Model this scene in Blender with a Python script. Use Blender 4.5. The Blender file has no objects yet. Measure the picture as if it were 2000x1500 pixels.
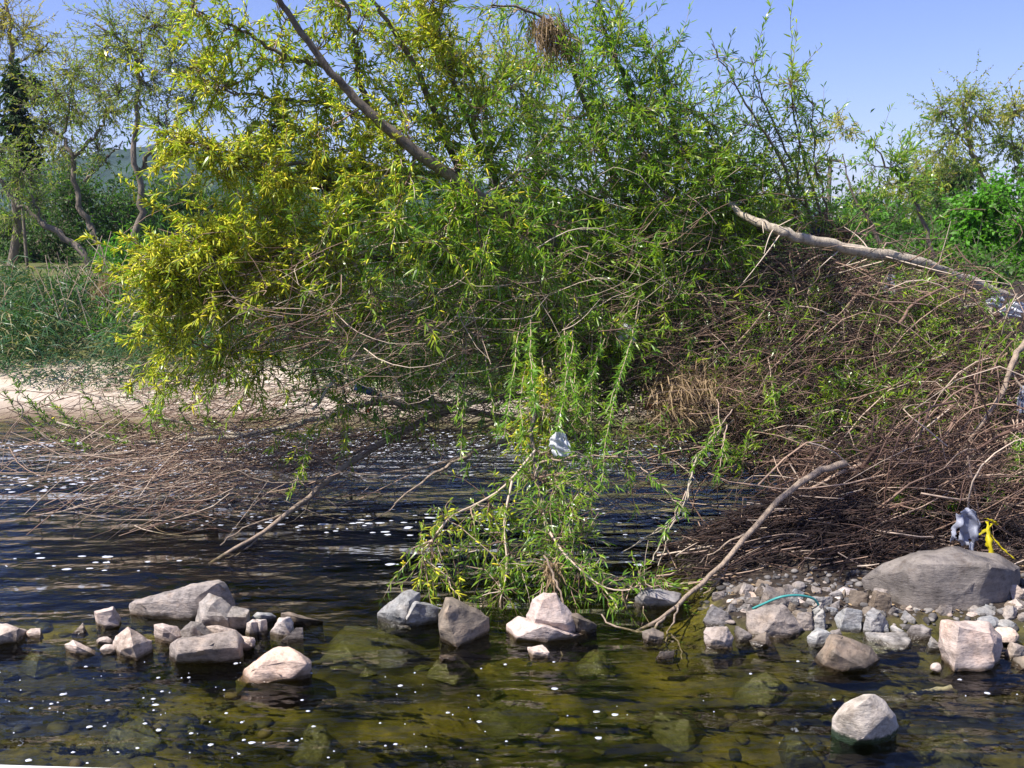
import bpy, bmesh, math, random
import numpy as np
from mathutils import Vector, noise as mnoise
R = random.Random(7)
G = np.random.default_rng(11)
S = bpy.context.scene
COL = S.collection
rad = math.radians

# ------------------------------------------------------------------ camera, sky, sun, exposure
F = 1900.0                      # focal length in pixels of a 2000 px wide picture
H = 2.5                         # eye height above the water
PITCH = math.atan(300 / F)      # looking slightly down
cam_d = bpy.data.cameras.new("camera"); cam = bpy.data.objects.new("camera", cam_d); COL.objects.link(cam)
cam_d.sensor_width = 36; cam_d.lens = 36 * F / 2000; cam_d.clip_start = 0.05; cam_d.clip_end = 6000
cam.location = (0, 0, H); cam.rotation_euler = (math.pi / 2 - PITCH, 0, 0)
S.camera = cam

SUN_DIR = Vector((-0.56, -0.30, 0.90)).normalized()   # towards the sun
W = bpy.data.worlds.new("World"); S.world = W; W.use_nodes = True
wn = W.node_tree.nodes; wl = W.node_tree.links; wn.clear()
sky = wn.new('ShaderNodeTexSky'); sky.sky_type = 'NISHITA'; sky.sun_disc = False
sky.sun_elevation = math.asin(SUN_DIR.z); sky.sun_rotation = math.atan2(SUN_DIR.x, SUN_DIR.y)
sky.altitude = 60; sky.air_density = 1.0; sky.dust_density = 0.6; sky.ozone_density = 2.5
tint = wn.new('ShaderNodeMix'); tint.data_type = 'RGBA'; tint.blend_type = 'MULTIPLY'; tint.inputs[0].default_value = 1
tint.inputs[7].default_value = (0.90, 0.84, 1.16, 1)
bg = wn.new('ShaderNodeBackground'); bg.inputs[1].default_value = 0.096
wo = wn.new('ShaderNodeOutputWorld')
wl.new(sky.outputs[0], tint.inputs[6]); wl.new(tint.outputs[2], bg.inputs[0]); wl.new(bg.outputs[0], wo.inputs[0])

sun_d = bpy.data.lights.new("sun", 'SUN'); sun_d.energy = 5.0; sun_d.angle = rad(0.5); sun_d.color = (1, 0.95, 0.87)
sun = bpy.data.objects.new("sun", sun_d); COL.objects.link(sun)
sun.rotation_euler = SUN_DIR.to_track_quat('Z', 'Y').to_euler()

S.view_settings.view_transform = 'Standard'; S.view_settings.look = 'None'
S.view_settings.exposure = 0.78; S.view_settings.gamma = 1
S.cycles.max_bounces = 8; S.cycles.transparent_max_bounces = 8
S.cycles.diffuse_bounces = 3; S.cycles.glossy_bounces = 3
S.cycles.caustics_reflective = False; S.cycles.caustics_refractive = False

# ------------------------------------------------------------------ helpers
cp, sp_ = math.cos(PITCH), math.sin(PITCH)
def ray(px, py):
    a = (px - 1000) / F; b = -(py - 750) / F
    return np.array((a, cp + b * sp_, -sp_ + b * cp))
def P(px, py, Y):
    r = ray(px, py); return np.array((0, 0, H)) + r * (Y / r[1])
def gp(px, py, z=0.0):
    r = ray(px, py); return np.array((0, 0, H)) + r * ((z - H) / r[2])
def sm(t): t = np.clip(t, 0, 1); return t * t * (3 - 2 * t)
def nrm(a): return a / np.maximum(np.linalg.norm(a, axis=-1, keepdims=True), 1e-9)

_tab = np.random.default_rng(5).random((256, 256))
def vnoise(x, y):
    xi = np.floor(x).astype(int); yi = np.floor(y).astype(int); u = x - xi; v = y - yi
    u = u * u * (3 - 2 * u); v = v * v * (3 - 2 * v)
    g = lambda i, j: _tab[(xi + i) % 256, (yi + j) % 256]
    return (g(0, 0) * (1 - u) + g(1, 0) * u) * (1 - v) + (g(0, 1) * (1 - u) + g(1, 1) * u) * v
def fbm(x, y, o=4):
    s = 0; a = 0.5; t = 0
    for k in range(o):
        s = s + a * vnoise(x * 2 ** k + 17.3 * k, y * 2 ** k + 9.1 * k); t += a; a *= 0.5
    return s / t - 0.5

def props(o, label=None, cat=None, group=None, kind=None):
    if label: o['label'] = label
    if cat: o['category'] = cat
    if group: o['group'] = group
    if kind: o['kind'] = kind
    return o
def empty(name, loc, label, cat, group=None):
    o = bpy.data.objects.new(name, None); COL.objects.link(o); o.location = tuple(loc); o.empty_display_size = 0.1
    return props(o, label, cat, group)
def link(name, me, mat, parent=None):
    o = bpy.data.objects.new(name, me); COL.objects.link(o)
    if mat: me.materials.append(mat)
    if parent is not None:
        o.parent = parent; o.matrix_parent_inverse.identity()
        # geometry is in world space: shift to the parent's frame
        n = len(me.vertices); a = np.empty(n * 3); me.vertices.foreach_get('co', a)
        a = a.reshape(-1, 3) - np.array(parent.location); me.vertices.foreach_set('co', a.ravel())
    return o
def recentre(o):
    """top-level world-space mesh: origin to the bottom centre"""
    me = o.data; n = len(me.vertices); a = np.empty(n * 3); me.vertices.foreach_get('co', a); a = a.reshape(-1, 3)
    c = a.mean(0); c[2] = a[:, 2].min(); me.vertices.foreach_set('co', (a - c).ravel()); o.location = tuple(c); return o
def np_mesh(name, V, faces_flat, sizes, smooth=True, tint=None):
    me = bpy.data.meshes.new(name)
    me.vertices.add(len(V)); me.vertices.foreach_set('co', np.ascontiguousarray(V, dtype=np.float32).ravel())
    me.loops.add(len(faces_flat)); me.loops.foreach_set('vertex_index', faces_flat.astype(np.int32))
    me.polygons.add(len(sizes)); st = np.zeros(len(sizes), np.int32); st[1:] = np.cumsum(sizes)[:-1]
    me.polygons.foreach_set('loop_start', st)
    me.polygons.foreach_set('use_smooth', np.full(len(sizes), smooth, dtype=bool))
    me.update(calc_edges=True)
    if tint is not None:
        at = me.attributes.new('tint', 'FLOAT', 'POINT'); at.data.foreach_set('value', tint.astype(np.float32))
    return me

class Leaves:
    def __init__(s): s.a = []
    def add(s, p, d, L, w, t, bend=0.15, nup=0.7):
        p = np.atleast_2d(p); n = len(p)
        f = lambda v: np.broadcast_to(np.asarray(v, float), (n,)).reshape(n, 1)
        s.a.append(np.hstack([p, np.broadcast_to(d, (n, 3)), f(L), f(w), f(t), f(bend), f(nup)]))
    def count(s): return sum(len(x) for x in s.a)
    def build(s, name, mat, parent=None):
        A = np.vstack(s.a); n = len(A); p = A[:, :3]; d = nrm(A[:, 3:6]); L = A[:, 6:7]; w = A[:, 7:8]; t = A[:, 8]; bd = A[:, 9:10]; nu = A[:, 10:11]
        up = nrm(G.normal(size=(n, 3)) + np.array((0, 0, 1)) * nu * 2)
        side = nrm(np.cross(d, up)); nor = np.cross(side, d)
        g = np.array((0, 0, -1.0)) * bd * L + nor * (G.random((n, 1)) - .5) * .15 * L
        st = lambda k: p + d * L * k + g * k * k
        V = np.empty((n, 6, 3))
        fold = nor * w * 0.25
        V[:, 0] = p; a = st(.35); b = st(.7)
        V[:, 1] = a - side * w * .5 + fold; V[:, 2] = a + side * w * .5 + fold
        V[:, 3] = b - side * w * .36 + fold; V[:, 4] = b + side * w * .36 + fold; V[:, 5] = st(1.0)
        F_ = np.array([0, 2, 1, 1, 2, 4, 3, 3, 4, 5]); base = (np.arange(n) * 6)[:, None]
        me = np_mesh(name, V.reshape(-1, 3), (F_[None] + base).ravel(), np.tile([3, 4, 3], n), True, np.repeat(t, 6))
        return link(name, me, mat, parent)
class Spindles(Leaves):
    def build(s, name, mat, parent=None):
        A = np.vstack(s.a); n = len(A); p = A[:, :3]; d = nrm(A[:, 3:6]); L = A[:, 6:7]; w = A[:, 7:8]; t = A[:, 8]; bd = A[:, 9:10]
        side = nrm(np.cross(d, G.normal(size=(n, 3)))); nor = np.cross(side, d)
        g = np.array((0, 0, -1.0)) * bd * L
        V = np.empty((n, 8, 3)); V[:, 0] = p; V[:, 7] = p + d * L + g
        for r, k, ww in ((0, .3, .5), (1, .8, .42)):
            c = p + d * L * k + g * k * k
            for j in range(3):
                an = j * 2.094; V[:, 1 + r * 3 + j] = c + (side * math.cos(an) + nor * math.sin(an)) * w * ww
        F_ = []; z = []
        for j in range(3):
            k = (j + 1) % 3
            F_ += [0, 1 + k, 1 + j]; z += [3]; F_ += [1 + j, 1 + k, 4 + k, 4 + j]; z += [4]; F_ += [4 + j, 4 + k, 7]; z += [3]
        F_ = np.array(F_); base = (np.arange(n) * 8)[:, None]
        me = np_mesh(name, V.reshape(-1, 3), (F_[None] + base).ravel(), np.tile(z, n), True, np.repeat(t, 8))
        return link(name, me, mat, parent)

class Tubes:
    def __init__(s): s.V = []; s.Fa = []; s.T = []; s.n = 0
    def add(s, pts, r, k=4, t=0.5, lump=0.0):
        pts = np.asarray(pts, float); m = len(pts)
        r = np.broadcast_to(np.asarray(r, float), (m,)) if np.ndim(r) or True else r
        tg = np.gradient(pts, axis=0); tg = nrm(tg)
        ref = np.array((0.13, 0.21, 1.0)) if abs(tg[:, 2]).mean() < .8 else np.array((1.0, .2, .1))
        a = nrm(np.cross(tg, ref)); b = np.cross(a, tg)
        an = np.arange(k) * 2 * math.pi / k
        rr = r[:, None, None] * (1 + (lump * G.normal(size=(m, k, 1)) if lump else 0))
        V = pts[:, None] + rr * (np.cos(an)[None, :, None] * a[:, None] + np.sin(an)[None, :, None] * b[:, None])
        i = np.arange(m - 1)[:, None] * k; j = np.arange(k)[None]; j2 = (j + 1) % k
        q = np.stack([i + j, i + j2, i + k + j2, i + k + j], -1).reshape(-1, 4) + s.n
        s.V.append(V.reshape(-1, 3)); s.Fa.append(q); s.T.append(np.full(m * k, t)); s.n += m * k
    def build(s, name, mat, parent=None):
        V = np.vstack(s.V); Fq = np.vstack(s.Fa)
        me = np_mesh(name, V, Fq.ravel(), np.full(len(Fq), 4), True, np.concatenate(s.T))
        return link(name, me, mat, parent)

def bez(p0, p1, bow, n=8, wig=0.0):
    p0 = np.asarray(p0, float); p1 = np.asarray(p1, float); m = (p0 + p1) / 2 + bow
    t = np.linspace(0, 1, n)[:, None]
    q = (1 - t) ** 2 * p0 + 2 * t * (1 - t) * m + t * t * p1
    if wig: q[1:-1] += G.normal(size=(n - 2, 3)) * wig
    return q
def smoothpath(pts, n=24, wig=0.0):
    """Catmull-Rom through the points"""
    pts = np.asarray(pts, float); Q = np.vstack([2 * pts[0] - pts[1], pts, 2 * pts[-1] - pts[-2]])
    u = np.linspace(0, len(pts) - 1 - 1e-6, n); i = u.astype(int); f = (u - i)[:, None]
    a, b, c, d = Q[i], Q[i + 1], Q[i + 2], Q[i + 3]
    q = .5 * ((2 * b) + (c - a) * f + (2 * a - 5 * b + 4 * c - d) * f ** 2 + (3 * b - a - 3 * c + d) * f ** 3)
    if wig: q[1:-1] += G.normal(size=(n - 2, 3)) * wig
    return q
def limb(spec, n=24, wig=0.0): # spec: (px,py,Y) list
    return smoothpath([P(*s_) for s_ in spec], n, wig)

# ------------------------------------------------------------------ materials
class M:
    def __init__(s, name):
        s.m = bpy.data.materials.new(name); s.m.use_nodes = True; s.t = s.m.node_tree; s.t.nodes.clear()
        s.out = s.t.nodes.new('ShaderNodeOutputMaterial')
    def n(s, typ, **k):
        x = s.t.nodes.new('ShaderNode' + typ)
        for a, b in k.items(): setattr(x, a, b)
        return x
    def l(s, a, b): s.t.links.new(a, b)
    def noise(s, scale, detail=4, vec=None, rough=.6, stretch=None):
        x = s.n('TexNoise'); x.inputs['Scale'].default_value = scale; x.inputs['Detail'].default_value = detail; x.inputs['Roughness'].default_value = rough
        if vec is None:
            g = s.n('NewGeometry'); vec = g.outputs['Position']
        if stretch:
            mp = s.n('Mapping'); mp.inputs['Scale'].default_value = stretch; s.l(vec, mp.inputs[0]); vec = mp.outputs[0]
        s.l(vec, x.inputs['Vector']); return x.outputs[0]
    def ramp(s, fac, stops):
        r = s.n('ValToRGB'); e = r.color_ramp.elements
        while len(e) < len(stops): e.new(.5)
        for k, (p, c) in enumerate(stops):
            e[k].position = p; e[k].color = (*c, 1) if len(c) == 3 else c
        s.l(fac, r.inputs[0]); return r.outputs[0]
    def attr(s, name='tint'):
        a = s.n('Attribute'); a.attribute_name = name; return a.outputs['Fac']
    def mix(s, fac, a, b, mode='MIX'):
        x = s.n('Mix'); x.data_type = 'RGBA'; x.blend_type = mode
        for v, i in ((fac, 0), (a, 6), (b, 7)):
            if isinstance(v, (int, float)): x.inputs[i].default_value = v
            elif isinstance(v, tuple): x.inputs[i].default_value = (*v, 1)
            else: s.l(v, x.inputs[i])
        return x.outputs[2]
    def math(s, op, a, b=0.0, clamp=False):
        x = s.n('Math', operation=op); x.use_clamp = clamp
        for i, v in enumerate((a, b)):
            if isinstance(v, (int, float)): x.inputs[i].default_value = v
            else: s.l(v, x.inputs[i])
        return x.outputs[0]
    def bump(s, h, strength, dist=0.01, prev=None):
        b = s.n('Bump'); b.inputs['Strength'].default_value = strength; b.inputs['Distance'].default_value = dist
        s.l(h, b.inputs['Height'])
        if prev: s.l(prev, b.inputs['Normal'])
        return b.outputs[0]
    def bsdf(s, col, rough=.7, normal=None, spec=.4, **k):
        b = s.n('BsdfPrincipled')
        if isinstance(col, tuple): b.inputs['Base Color'].default_value = (*col, 1)
        else: s.l(col, b.inputs['Base Color'])
        if isinstance(rough, (int, float)): b.inputs['Roughness'].default_value = rough
        else: s.l(rough, b.inputs['Roughness'])
        b.inputs['Specular IOR Level'].default_value = spec
        if normal: s.l(normal, b.inputs['Normal'])
        for a, v in k.items(): b.inputs[a.replace('_', ' ')].default_value = v
        return b.outputs[0]
    def done(s, sh): s.l(sh, s.out.inputs[0]); return s.m

def leaf_mat(name, stops, trans=.45, rough=.35, spec=.5, back=0.0):
    m = M(name); t = m.attr(); c = m.ramp(t, stops)
    nz = m.noise(1.3, 2); c = m.mix(.35, c, m.ramp(nz, [(.3, (.55, .55, .5)), (.7, (1.25, 1.25, 1.2))]), 'MULTIPLY')
    b = m.bsdf(c, rough, None, spec)
    tr = m.n('BsdfTranslucent'); tc = m.mix(1.0, c, (1.25, 1.35, .55), 'MULTIPLY'); m.l(tc, tr.inputs[0])
    x = m.n('MixShader'); x.inputs[0].default_value = trans; m.l(b, x.inputs[1]); m.l(tr.outputs[0], x.inputs[2])
    return m.done(x.outputs[0])
MAT = {}
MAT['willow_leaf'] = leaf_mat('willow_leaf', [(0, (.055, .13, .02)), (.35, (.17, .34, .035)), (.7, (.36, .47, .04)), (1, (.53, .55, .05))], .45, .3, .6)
MAT['catkin'] = leaf_mat('catkin', [(0, (.36, .36, .03)), (.6, (.74, .72, .05)), (1, (.84, .68, .05))], .25, .6, .3)
MAT['far_leaf'] = leaf_mat('far_leaf', [(0, (.09, .17, .04)), (.5, (.24, .36, .07)), (1, (.48, .42, .09))], .5, .5, .3)
MAT['bush_leaf'] = leaf_mat('bush_leaf', [(0, (.025, .055, .016)), (.5, (.06, .13, .02)), (1, (.12, .34, .02))], .4, .5, .3)
MAT['reed_leaf'] = leaf_mat('reed_leaf', [(0, (.02, .055, .03)), (.55, (.06, .145, .042)), (.8, (.18, .20, .08)), (1, (.48, .40, .22))], .3, .4, .4)
MAT['dry_leaf'] = leaf_mat('dry_leaf', [(0, (.10, .06, .035)), (1, (.42, .30, .17))], .2, .7, .2)

def bark(name, a, b, scale=30):
    m = M(name); nz = m.noise(scale, 5); n2 = m.noise(4, 3)
    n4 = m.noise(scale * .8, 6, None, .75, (1, 1, .35)); c = m.mix(m.math('MULTIPLY', m.attr(), .8), m.ramp(nz, [(.3, a), (.7, b)]), m.ramp(n2, [(.3, b), (.75, tuple(min(1, x * 1.35) for x in b))]))
    c = m.mix(.7, c, m.ramp(n4, [(.38, (.45, .42, .4)), (.5, (1, 1, 1)), (.65, (1.25, 1.2, 1.1))]), 'MULTIPLY')
    return m.done(m.bsdf(c, .8, m.bump(n4, .9, .02, m.bump(nz, .6, .01)), .25))
MAT['bark'] = bark('willow_bark', (.07, .055, .042), (.22, .18, .135))
MAT['pale_bark'] = bark('pale_bark', (.26, .21, .15), (.50, .43, .33))
MAT['far_bark'] = bark('far_bark', (.10, .08, .065), (.22, .18, .14), 12)
MAT['driftwood'] = bark('driftwood', (.16, .11, .08), (.36, .28, .21), 40)
m = M('twig'); MAT['twig'] = m.done(m.bsdf(m.ramp(m.attr(), [(0, (.03, .018, .014)), (.35, (.155, .088, .062)), (.7, (.35, .235, .165)), (1, (.58, .47, .36))]), .65, None, .35))
m = M('foam'); MAT['foam'] = m.done(m.bsdf((.48, .5, .56), .5, None, .5))

def rock_mat(name, a, b, c, scale=6, moss=None):
    m = M(name); tc = m.n('TexCoord').outputs['Object']; g = m.n('NewGeometry').outputs['Position']
    n1 = m.noise(scale, 6, g, .65); n2 = m.noise(scale * 6, 5, g, .7)
    n3 = m.noise(scale * 1.5, 5, g, .7, (1, 1.6, 5))
    col = m.ramp(n1, [(.32, a), (.5, b), (.68, c)])
    col = m.mix(.55, col, m.ramp(n2, [(.34, (.38, .36, .34)), (.46, (.9, .9, .9)), (.7, (1.25, 1.25, 1.22))]), 'MULTIPLY')
    st = m.noise(scale * .55, 6, g, .75); col = m.mix(.75, col, m.ramp(st, [(.36, (.42, .38, .33)), (.47, (.95, .93, .9)), (.6, (1.05, 1.05, 1.05)), (.72, (.75, .62, .5))]), 'MULTIPLY')
    col = m.mix(.4, col, m.ramp(n3, [(.42, (.7, .66, .66)), (.5, (1.1, 1.08, 1.05)), (.6, (.95, .9, .88))]), 'MULTIPLY')
    oi = m.n('ObjectInfo').outputs['Random']; col = m.mix(.8, col, m.ramp(oi, [(0, (.72, .70, .68)), (.3, (1.12, 1.02, .92)), (.55, (.86, .88, .92)), (.8, (1.15, 1.12, 1.05)), (1, (.8, .74, .66))]), 'MULTIPLY')
    sx = m.n('SeparateXYZ'); m.l(g, sx.inputs[0])
    z = m.math('ADD', sx.outputs[2], m.math('MULTIPLY', m.math('SUBTRACT', n1, .5), .06))
    wet = m.n('MapRange'); wet.inputs[1].default_value = .012; wet.inputs[2].default_value = .035; wet.inputs[3].default_value = 1; wet.inputs[4].default_value = 0
    m.l(z, wet.inputs[0])
    wetc = m.mix(1.0, col, (.30, .27, .22), 'MULTIPLY')
    col = m.mix(wet.outputs[0], col, wetc)
    und = m.n('MapRange'); und.inputs[1].default_value = -.05; und.inputs[2].default_value = -.012; und.inputs[3].default_value = 1; und.inputs[4].default_value = 0
    m.l(z, und.inputs[0]); col = m.mix(und.outputs[0], col, m.ramp(n2, [(.3, (.05, .05, .015)), (.7, (.14, .13, .04))]))
    if moss:
        ms = m.n('MapRange'); ms.inputs[1].default_value = moss - .01; ms.inputs[2].default_value = moss + .01; ms.inputs[3].default_value = 1; ms.inputs[4].default_value = 0
        m.l(m.math('ADD', sx.outputs[2], m.math('MULTIPLY', m.math('SUBTRACT', n2, .5), .05)), ms.inputs[0])
        col = m.mix(ms.outputs[0], col, m.ramp(n2, [(.3, (.014, .025, .014)), (.7, (.032, .05, .026))]))
    rr = m.n('MapRange'); rr.inputs[3].default_value = .8; rr.inputs[4].default_value = .15; m.l(wet.outputs[0], rr.inputs[0])
    nb = m.bump(n3, .5, .02, m.bump(n2, .55, .012))
    return m.done(m.bsdf(col, rr.outputs[0], nb, .4))
MAT['rock_pale'] = rock_mat('rock_pale', (.40, .34, .30), (.52, .46, .42), (.60, .50, .44))
MAT['rock_pink'] = rock_mat('rock_pink', (.42, .33, .28), (.56, .46, .40), (.64, .48, .39), 5)
MAT['rock_grey'] = rock_mat('rock_grey', (.13, .12, .115), (.27, .25, .24), (.40, .35, .31), 7)
MAT['rock_blue'] = rock_mat('rock_blue', (.15, .16, .175), (.27, .28, .29), (.42, .41, .40), 7)
MAT['rock_boulder'] = rock_mat('rock_boulder', (.11, .10, .095), (.20, .185, .18), (.29, .265, .25), 4)  # darker than the other grey rocks: branch shade put into its colour
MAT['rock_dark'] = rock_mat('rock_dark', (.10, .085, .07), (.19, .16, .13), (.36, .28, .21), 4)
MAT['rock_moss'] = rock_mat('rock_moss', (.42, .40, .36), (.52, .48, .43), (.58, .54, .5), 5, .045)
MAT['rock_sub'] = rock_mat('rock_sub', (.07, .06, .02), (.13, .12, .04), (.2, .16, .05), 8)

def plastic(name, col, rough=.45, trans=.5, spec=.4):
    m = M(name); nz = m.noise(60, 3); b = m.bsdf(col, rough, m.bump(nz, .1, .004), spec)
    t = m.n('BsdfTranslucent'); t.inputs[0].default_value = (*col, 1)
    x = m.n('MixShader'); x.inputs[0].default_value = trans; m.l(b, x.inputs[1]); m.l(t.outputs[0], x.inputs[2]); return m.done(x.outputs[0])
MAT['white_plastic'] = plastic('white_plastic', (.78, .79, .82))
MAT['grey_plastic'] = plastic('grey_plastic', (.50, .52, .60))
MAT['yellow_plastic'] = plastic('yellow_plastic', (.72, .62, .02))
MAT['blue_plastic'] = plastic('blue_plastic', (.10, .16, .34))
MAT['black_plastic'] = plastic('black_plastic', (.02, .02, .022), .4, 0)
MAT['hose'] = plastic('hose', (.05, .26, .24), .45, 0)
MAT['red_plastic'] = plastic('red_plastic', (.55, .08, .04), .5, .1)

# ------------------------------------------------------------------ terrain
def right_land(x, y):
    wob = .12 * np.sin(x * 4.1) + .08 * np.sin(y * 6.3 + x)
    spit = np.minimum(np.minimum(x - 1.28, y - 5.86), 7.25 + (x - 1.4) * .55 - y) + wob * .5
    bank = np.minimum(x - 3.05 + .12 * np.sin(y * 2), y - 5.75)
    return np.maximum(spit, bank)
def terr(x, y):
    x = np.asarray(x, float); y = np.asarray(y, float)
    sh = .25 * np.sin(x * .4 + 1) + .12 * np.sin(x * 1.3)
    base = np.interp(y + sh, [-5, 0, 5.0, 6.2, 7.0, 8.6, 11, 12.35, 12.8, 13.9, 15.2, 17.5, 22, 60, 400, 5000],
                     [-.3, -.28, -.2, -.13, -.38, -.6, -.45, 0, .14, .24, .6, 1.15, 1.6, 1.9, 2.0, 2.0])
    d = right_land(x, y)
    zr = np.interp(d, [-.9, -.3, 0, .12, .45, 2], [-.9, -.16, 0, .05, .10, .16])
    zr = zr + sm(np.minimum(x - 3.2, (y - 8.3) * 1.1) / 2.2) * 1.7 * (d > 0)
    zr = zr + .30 * np.exp(-((x - 2.3) / .75) ** 2 - ((y - 7.15) / .42) ** 2)
    z = np.maximum(base, zr)
    nz = fbm(x * 1.1, y * 1.1, 4)
    z = z + nz * np.interp(z, [-.6, -.1, .1, .4, 2], [.28, .16, .03, .12, .25]) + fbm(x * 6, y * 6, 3) * .035 * (y < 13)
    return z
def spaced(a, b, n, c, k):     # non-uniform coordinates, fine near c
    t = np.linspace(math.asinh((a - c) / k), math.asinh((b - c) / k), n); return c + k * np.sinh(t)
xs = spaced(-2500, 2500, 460, 0, 2.2); ys = spaced(-60, 4500, 460, 6.5, 2.5)
X, Y = np.meshgrid(xs, ys); Z = terr(X, Y)
def gridmesh(name, X, Y, Z):
    r, c = X.shape; V = np.stack([X, Y, Z], -1).reshape(-1, 3)
    i = np.arange(r - 1)[:, None] * c + np.arange(c - 1)[None]
    q = np.stack([i, i + 1, i + c + 1, i + c], -1).reshape(-1, 4)
    return np_mesh(name, V, q.ravel(), np.full(len(q), 4), True)
me = gridmesh('ground', X, Y, Z)
sandw = sm((Y - 12.0) / .8) * (1 - sm((Y - 14.3 + sm((X + 3) / 2) * .8 + fbm(X * .7, Y * .7) * 2) / .9)) * (1 - sm((X - 4.5) / 1.5))
sandw = np.clip(sandw, 0, 1) ; litter = sm(right_land(X, Y) * 4 + .5) * (Y < 13)
for nm, a in (('sand', sandw), ('litter', litter)):
    at = me.attributes.new(nm, 'FLOAT', 'POINT'); at.data.foreach_set('value', a.ravel().astype(np.float32))
m = M('ground'); g = m.n('NewGeometry').outputs['Position']
sx = m.n('SeparateXYZ'); m.l(g, sx.inputs[0])
n_l = m.noise(1.1, 5, g, .6, (.8, 1.7, 1)); n_m = m.noise(2.6, 6, g, .65); n_s = m.noise(24, 5, g, .7); vor = m.n('TexVoronoi'); vor.inputs['Scale'].default_value = 7; m.l(g, vor.inputs['Vector'])
bed = m.ramp(n_m, [(.30, (.030, .028, .014)), (.44, (.095, .09, .028)), (.56, (.24, .21, .05)), (.68, (.36, .30, .09)), (.8, (.32, .18, .05))])
bed = m.mix(1.0, bed, m.ramp(n_l, [(.36, (.2, .2, .22)), (.5, (.7, .68, .6)), (.62, (1.2, 1.12, .9))]), 'MULTIPLY')
bed = m.mix(.6, bed, m.ramp(vor.outputs['Distance'], [(0, (1.25, 1.2, 1.1)), (.45, (.75, .75, .7)), (.7, (.5, .5, .5))]), 'MULTIPLY')
bed = m.mix(.6, bed, m.ramp(n_s, [(.3, (.5, .5, .45)), (.7, (1.4, 1.4, 1.3))]), 'MULTIPLY')
soil = m.ramp(n_m, [(.3, (.07, .055, .035)), (.55, (.10, .11, .035)), (.75, (.12, .15, .04))])
sand = m.mix(.5, m.ramp(n_m, [(.35, (.42, .34, .26)), (.6, (.58, .49, .40))]), m.ramp(n_s, [(.3, (.7, .68, .66)), (.7, (1.15, 1.15, 1.15))]), 'MULTIPLY')
lit = m.ramp(n_s, [(.3, (.014, .011, .009)), (.55, (.045, .034, .026)), (.75, (.15, .11, .08))])
wsn = m.n('MapRange'); wsn.inputs[1].default_value = .06; wsn.inputs[2].default_value = .17; m.l(sx.outputs[2], wsn.inputs[0]); sand = m.mix(wsn.outputs[0], m.mix(1.0, sand, (.42, .38, .33), 'MULTIPLY'), sand)
dry = m.mix(m.attr('sand'), soil, sand); dry = m.mix(m.attr('litter'), dry, lit)
wf = m.n('MapRange'); wf.inputs[1].default_value = -.03; wf.inputs[2].default_value = .05; m.l(sx.outputs[2], wf.inputs[0])
col = m.mix(wf.outputs[0], bed, dry)
nb = m.bump(n_s, .6, .02, m.bump(n_m, .5, .05))
MAT['ground'] = m.done(m.bsdf(col, .85, nb, .2))
go = link('ground', me, MAT['ground']); props(go, kind='structure')

# ------------------------------------------------------------------ water
wx = np.linspace(-60, 40, 2); wv = [(x, y, z) for z in (0, -3) for x, y in ((-70, -20), (40, -20), (40, 26), (-70, 26))]
wme = bpy.data.meshes.new('water'); wme.from_pydata(wv, [], [(0, 1, 2, 3), (7, 6, 5, 4), (0, 4, 5, 1), (1, 5, 6, 2), (2, 6, 7, 3), (3, 7, 4, 0)]); wme.update()
m = M('water'); g = m.n('NewGeometry').outputs['Position']
sx = m.n('SeparateXYZ'); m.l(g, sx.inputs[0])
wa = m.noise(1.6, 2, g, .5, (.6, 1.6, 1)); wb = m.noise(5.0, 2, g, .5, (.7, 1.5, 1)); wc = m.noise(20, 2, g, .5, (.8, 1.3, 1))
h = m.math('ADD', m.math('MULTIPLY', wa, 1.5), m.math('ADD', m.math('MULTIPLY', wb, .38), m.math('MULTIPLY', wc, .07)))
nb = m.bump(h, .6, .135)
gl = m.n('BsdfGlossy'); gl.inputs['Roughness'].default_value = .03; m.l(nb, gl.inputs['Normal'])
tr = m.n('BsdfTransparent'); tr.inputs[0].default_value = (.93, .95, .90, 1)
fr = m.n('Fresnel'); fr.inputs[0].default_value = 1.52; m.l(nb, fr.inputs['Normal'])
x = m.n('MixShader'); m.l(m.math('MULTIPLY', fr.outputs[0], 1.0, True), x.inputs[0]); m.l(tr.outputs[0], x.inputs[1]); m.l(gl.outputs[0], x.inputs[2])
va = m.n('VolumeAbsorption'); va.inputs[0].default_value = (.62, .62, .42, 1); va.inputs[1].default_value = 5.2
m.l(va.outputs[0], m.out.inputs[1]); MAT['water'] = m.done(x.outputs[0])
wo_ = link('water', wme, MAT['water']); props(wo_, kind='structure')

# ------------------------------------------------------------------ foam flecks
fv = []; ff = []; fs = []
def fleck(x, y, r, asp=1.0):
    k = 9; b = len(fv); a0 = R.random() * 6; sx_ = R.uniform(1.0, 1.5) * asp
    for j in range(k):
        a = a0 + j * 2 * math.pi / k; q = r * R.uniform(.72, 1.15); fv.append((x + math.cos(a) * q * sx_, y + math.sin(a) * q, .006))
    for j in range(k):
        a = a0 + j * 2 * math.pi / k; fv.append((x + math.cos(a) * r * .3 * sx_, y + math.sin(a) * r * .3, .010))
    for j in range(k):
        j2 = (j + 1) % k; ff.extend([b + j, b + j2, b + k + j2, b + k + j]); fs.append(4)
    ff.extend([b + k + j for j in range(k)]); fs.append(k)
def dry_(x, y): return float(terr(x, y)) > -.03
cnt = 0
while cnt < 2000:                      # pool: streaks of small flecks, densest towards the far side
    y = R.uniform(6.9, 12.3); x = R.uniform(-8, 3.2)
    s_ = float(fbm(np.array(x * .55), np.array(y * 1.6 + 40), 3)) + .5
    w_ = (.25 + .75 * ((y - 6.9) / 5.4)) * (1.0 if x < .5 else .55)
    if s_ < .50 or R.random() > w_ or dry_(x, y): continue
    fleck(x, y, R.uniform(.005, .018) if R.random() < .85 else R.uniform(.018, .028), 1.5); cnt += 1
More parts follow.
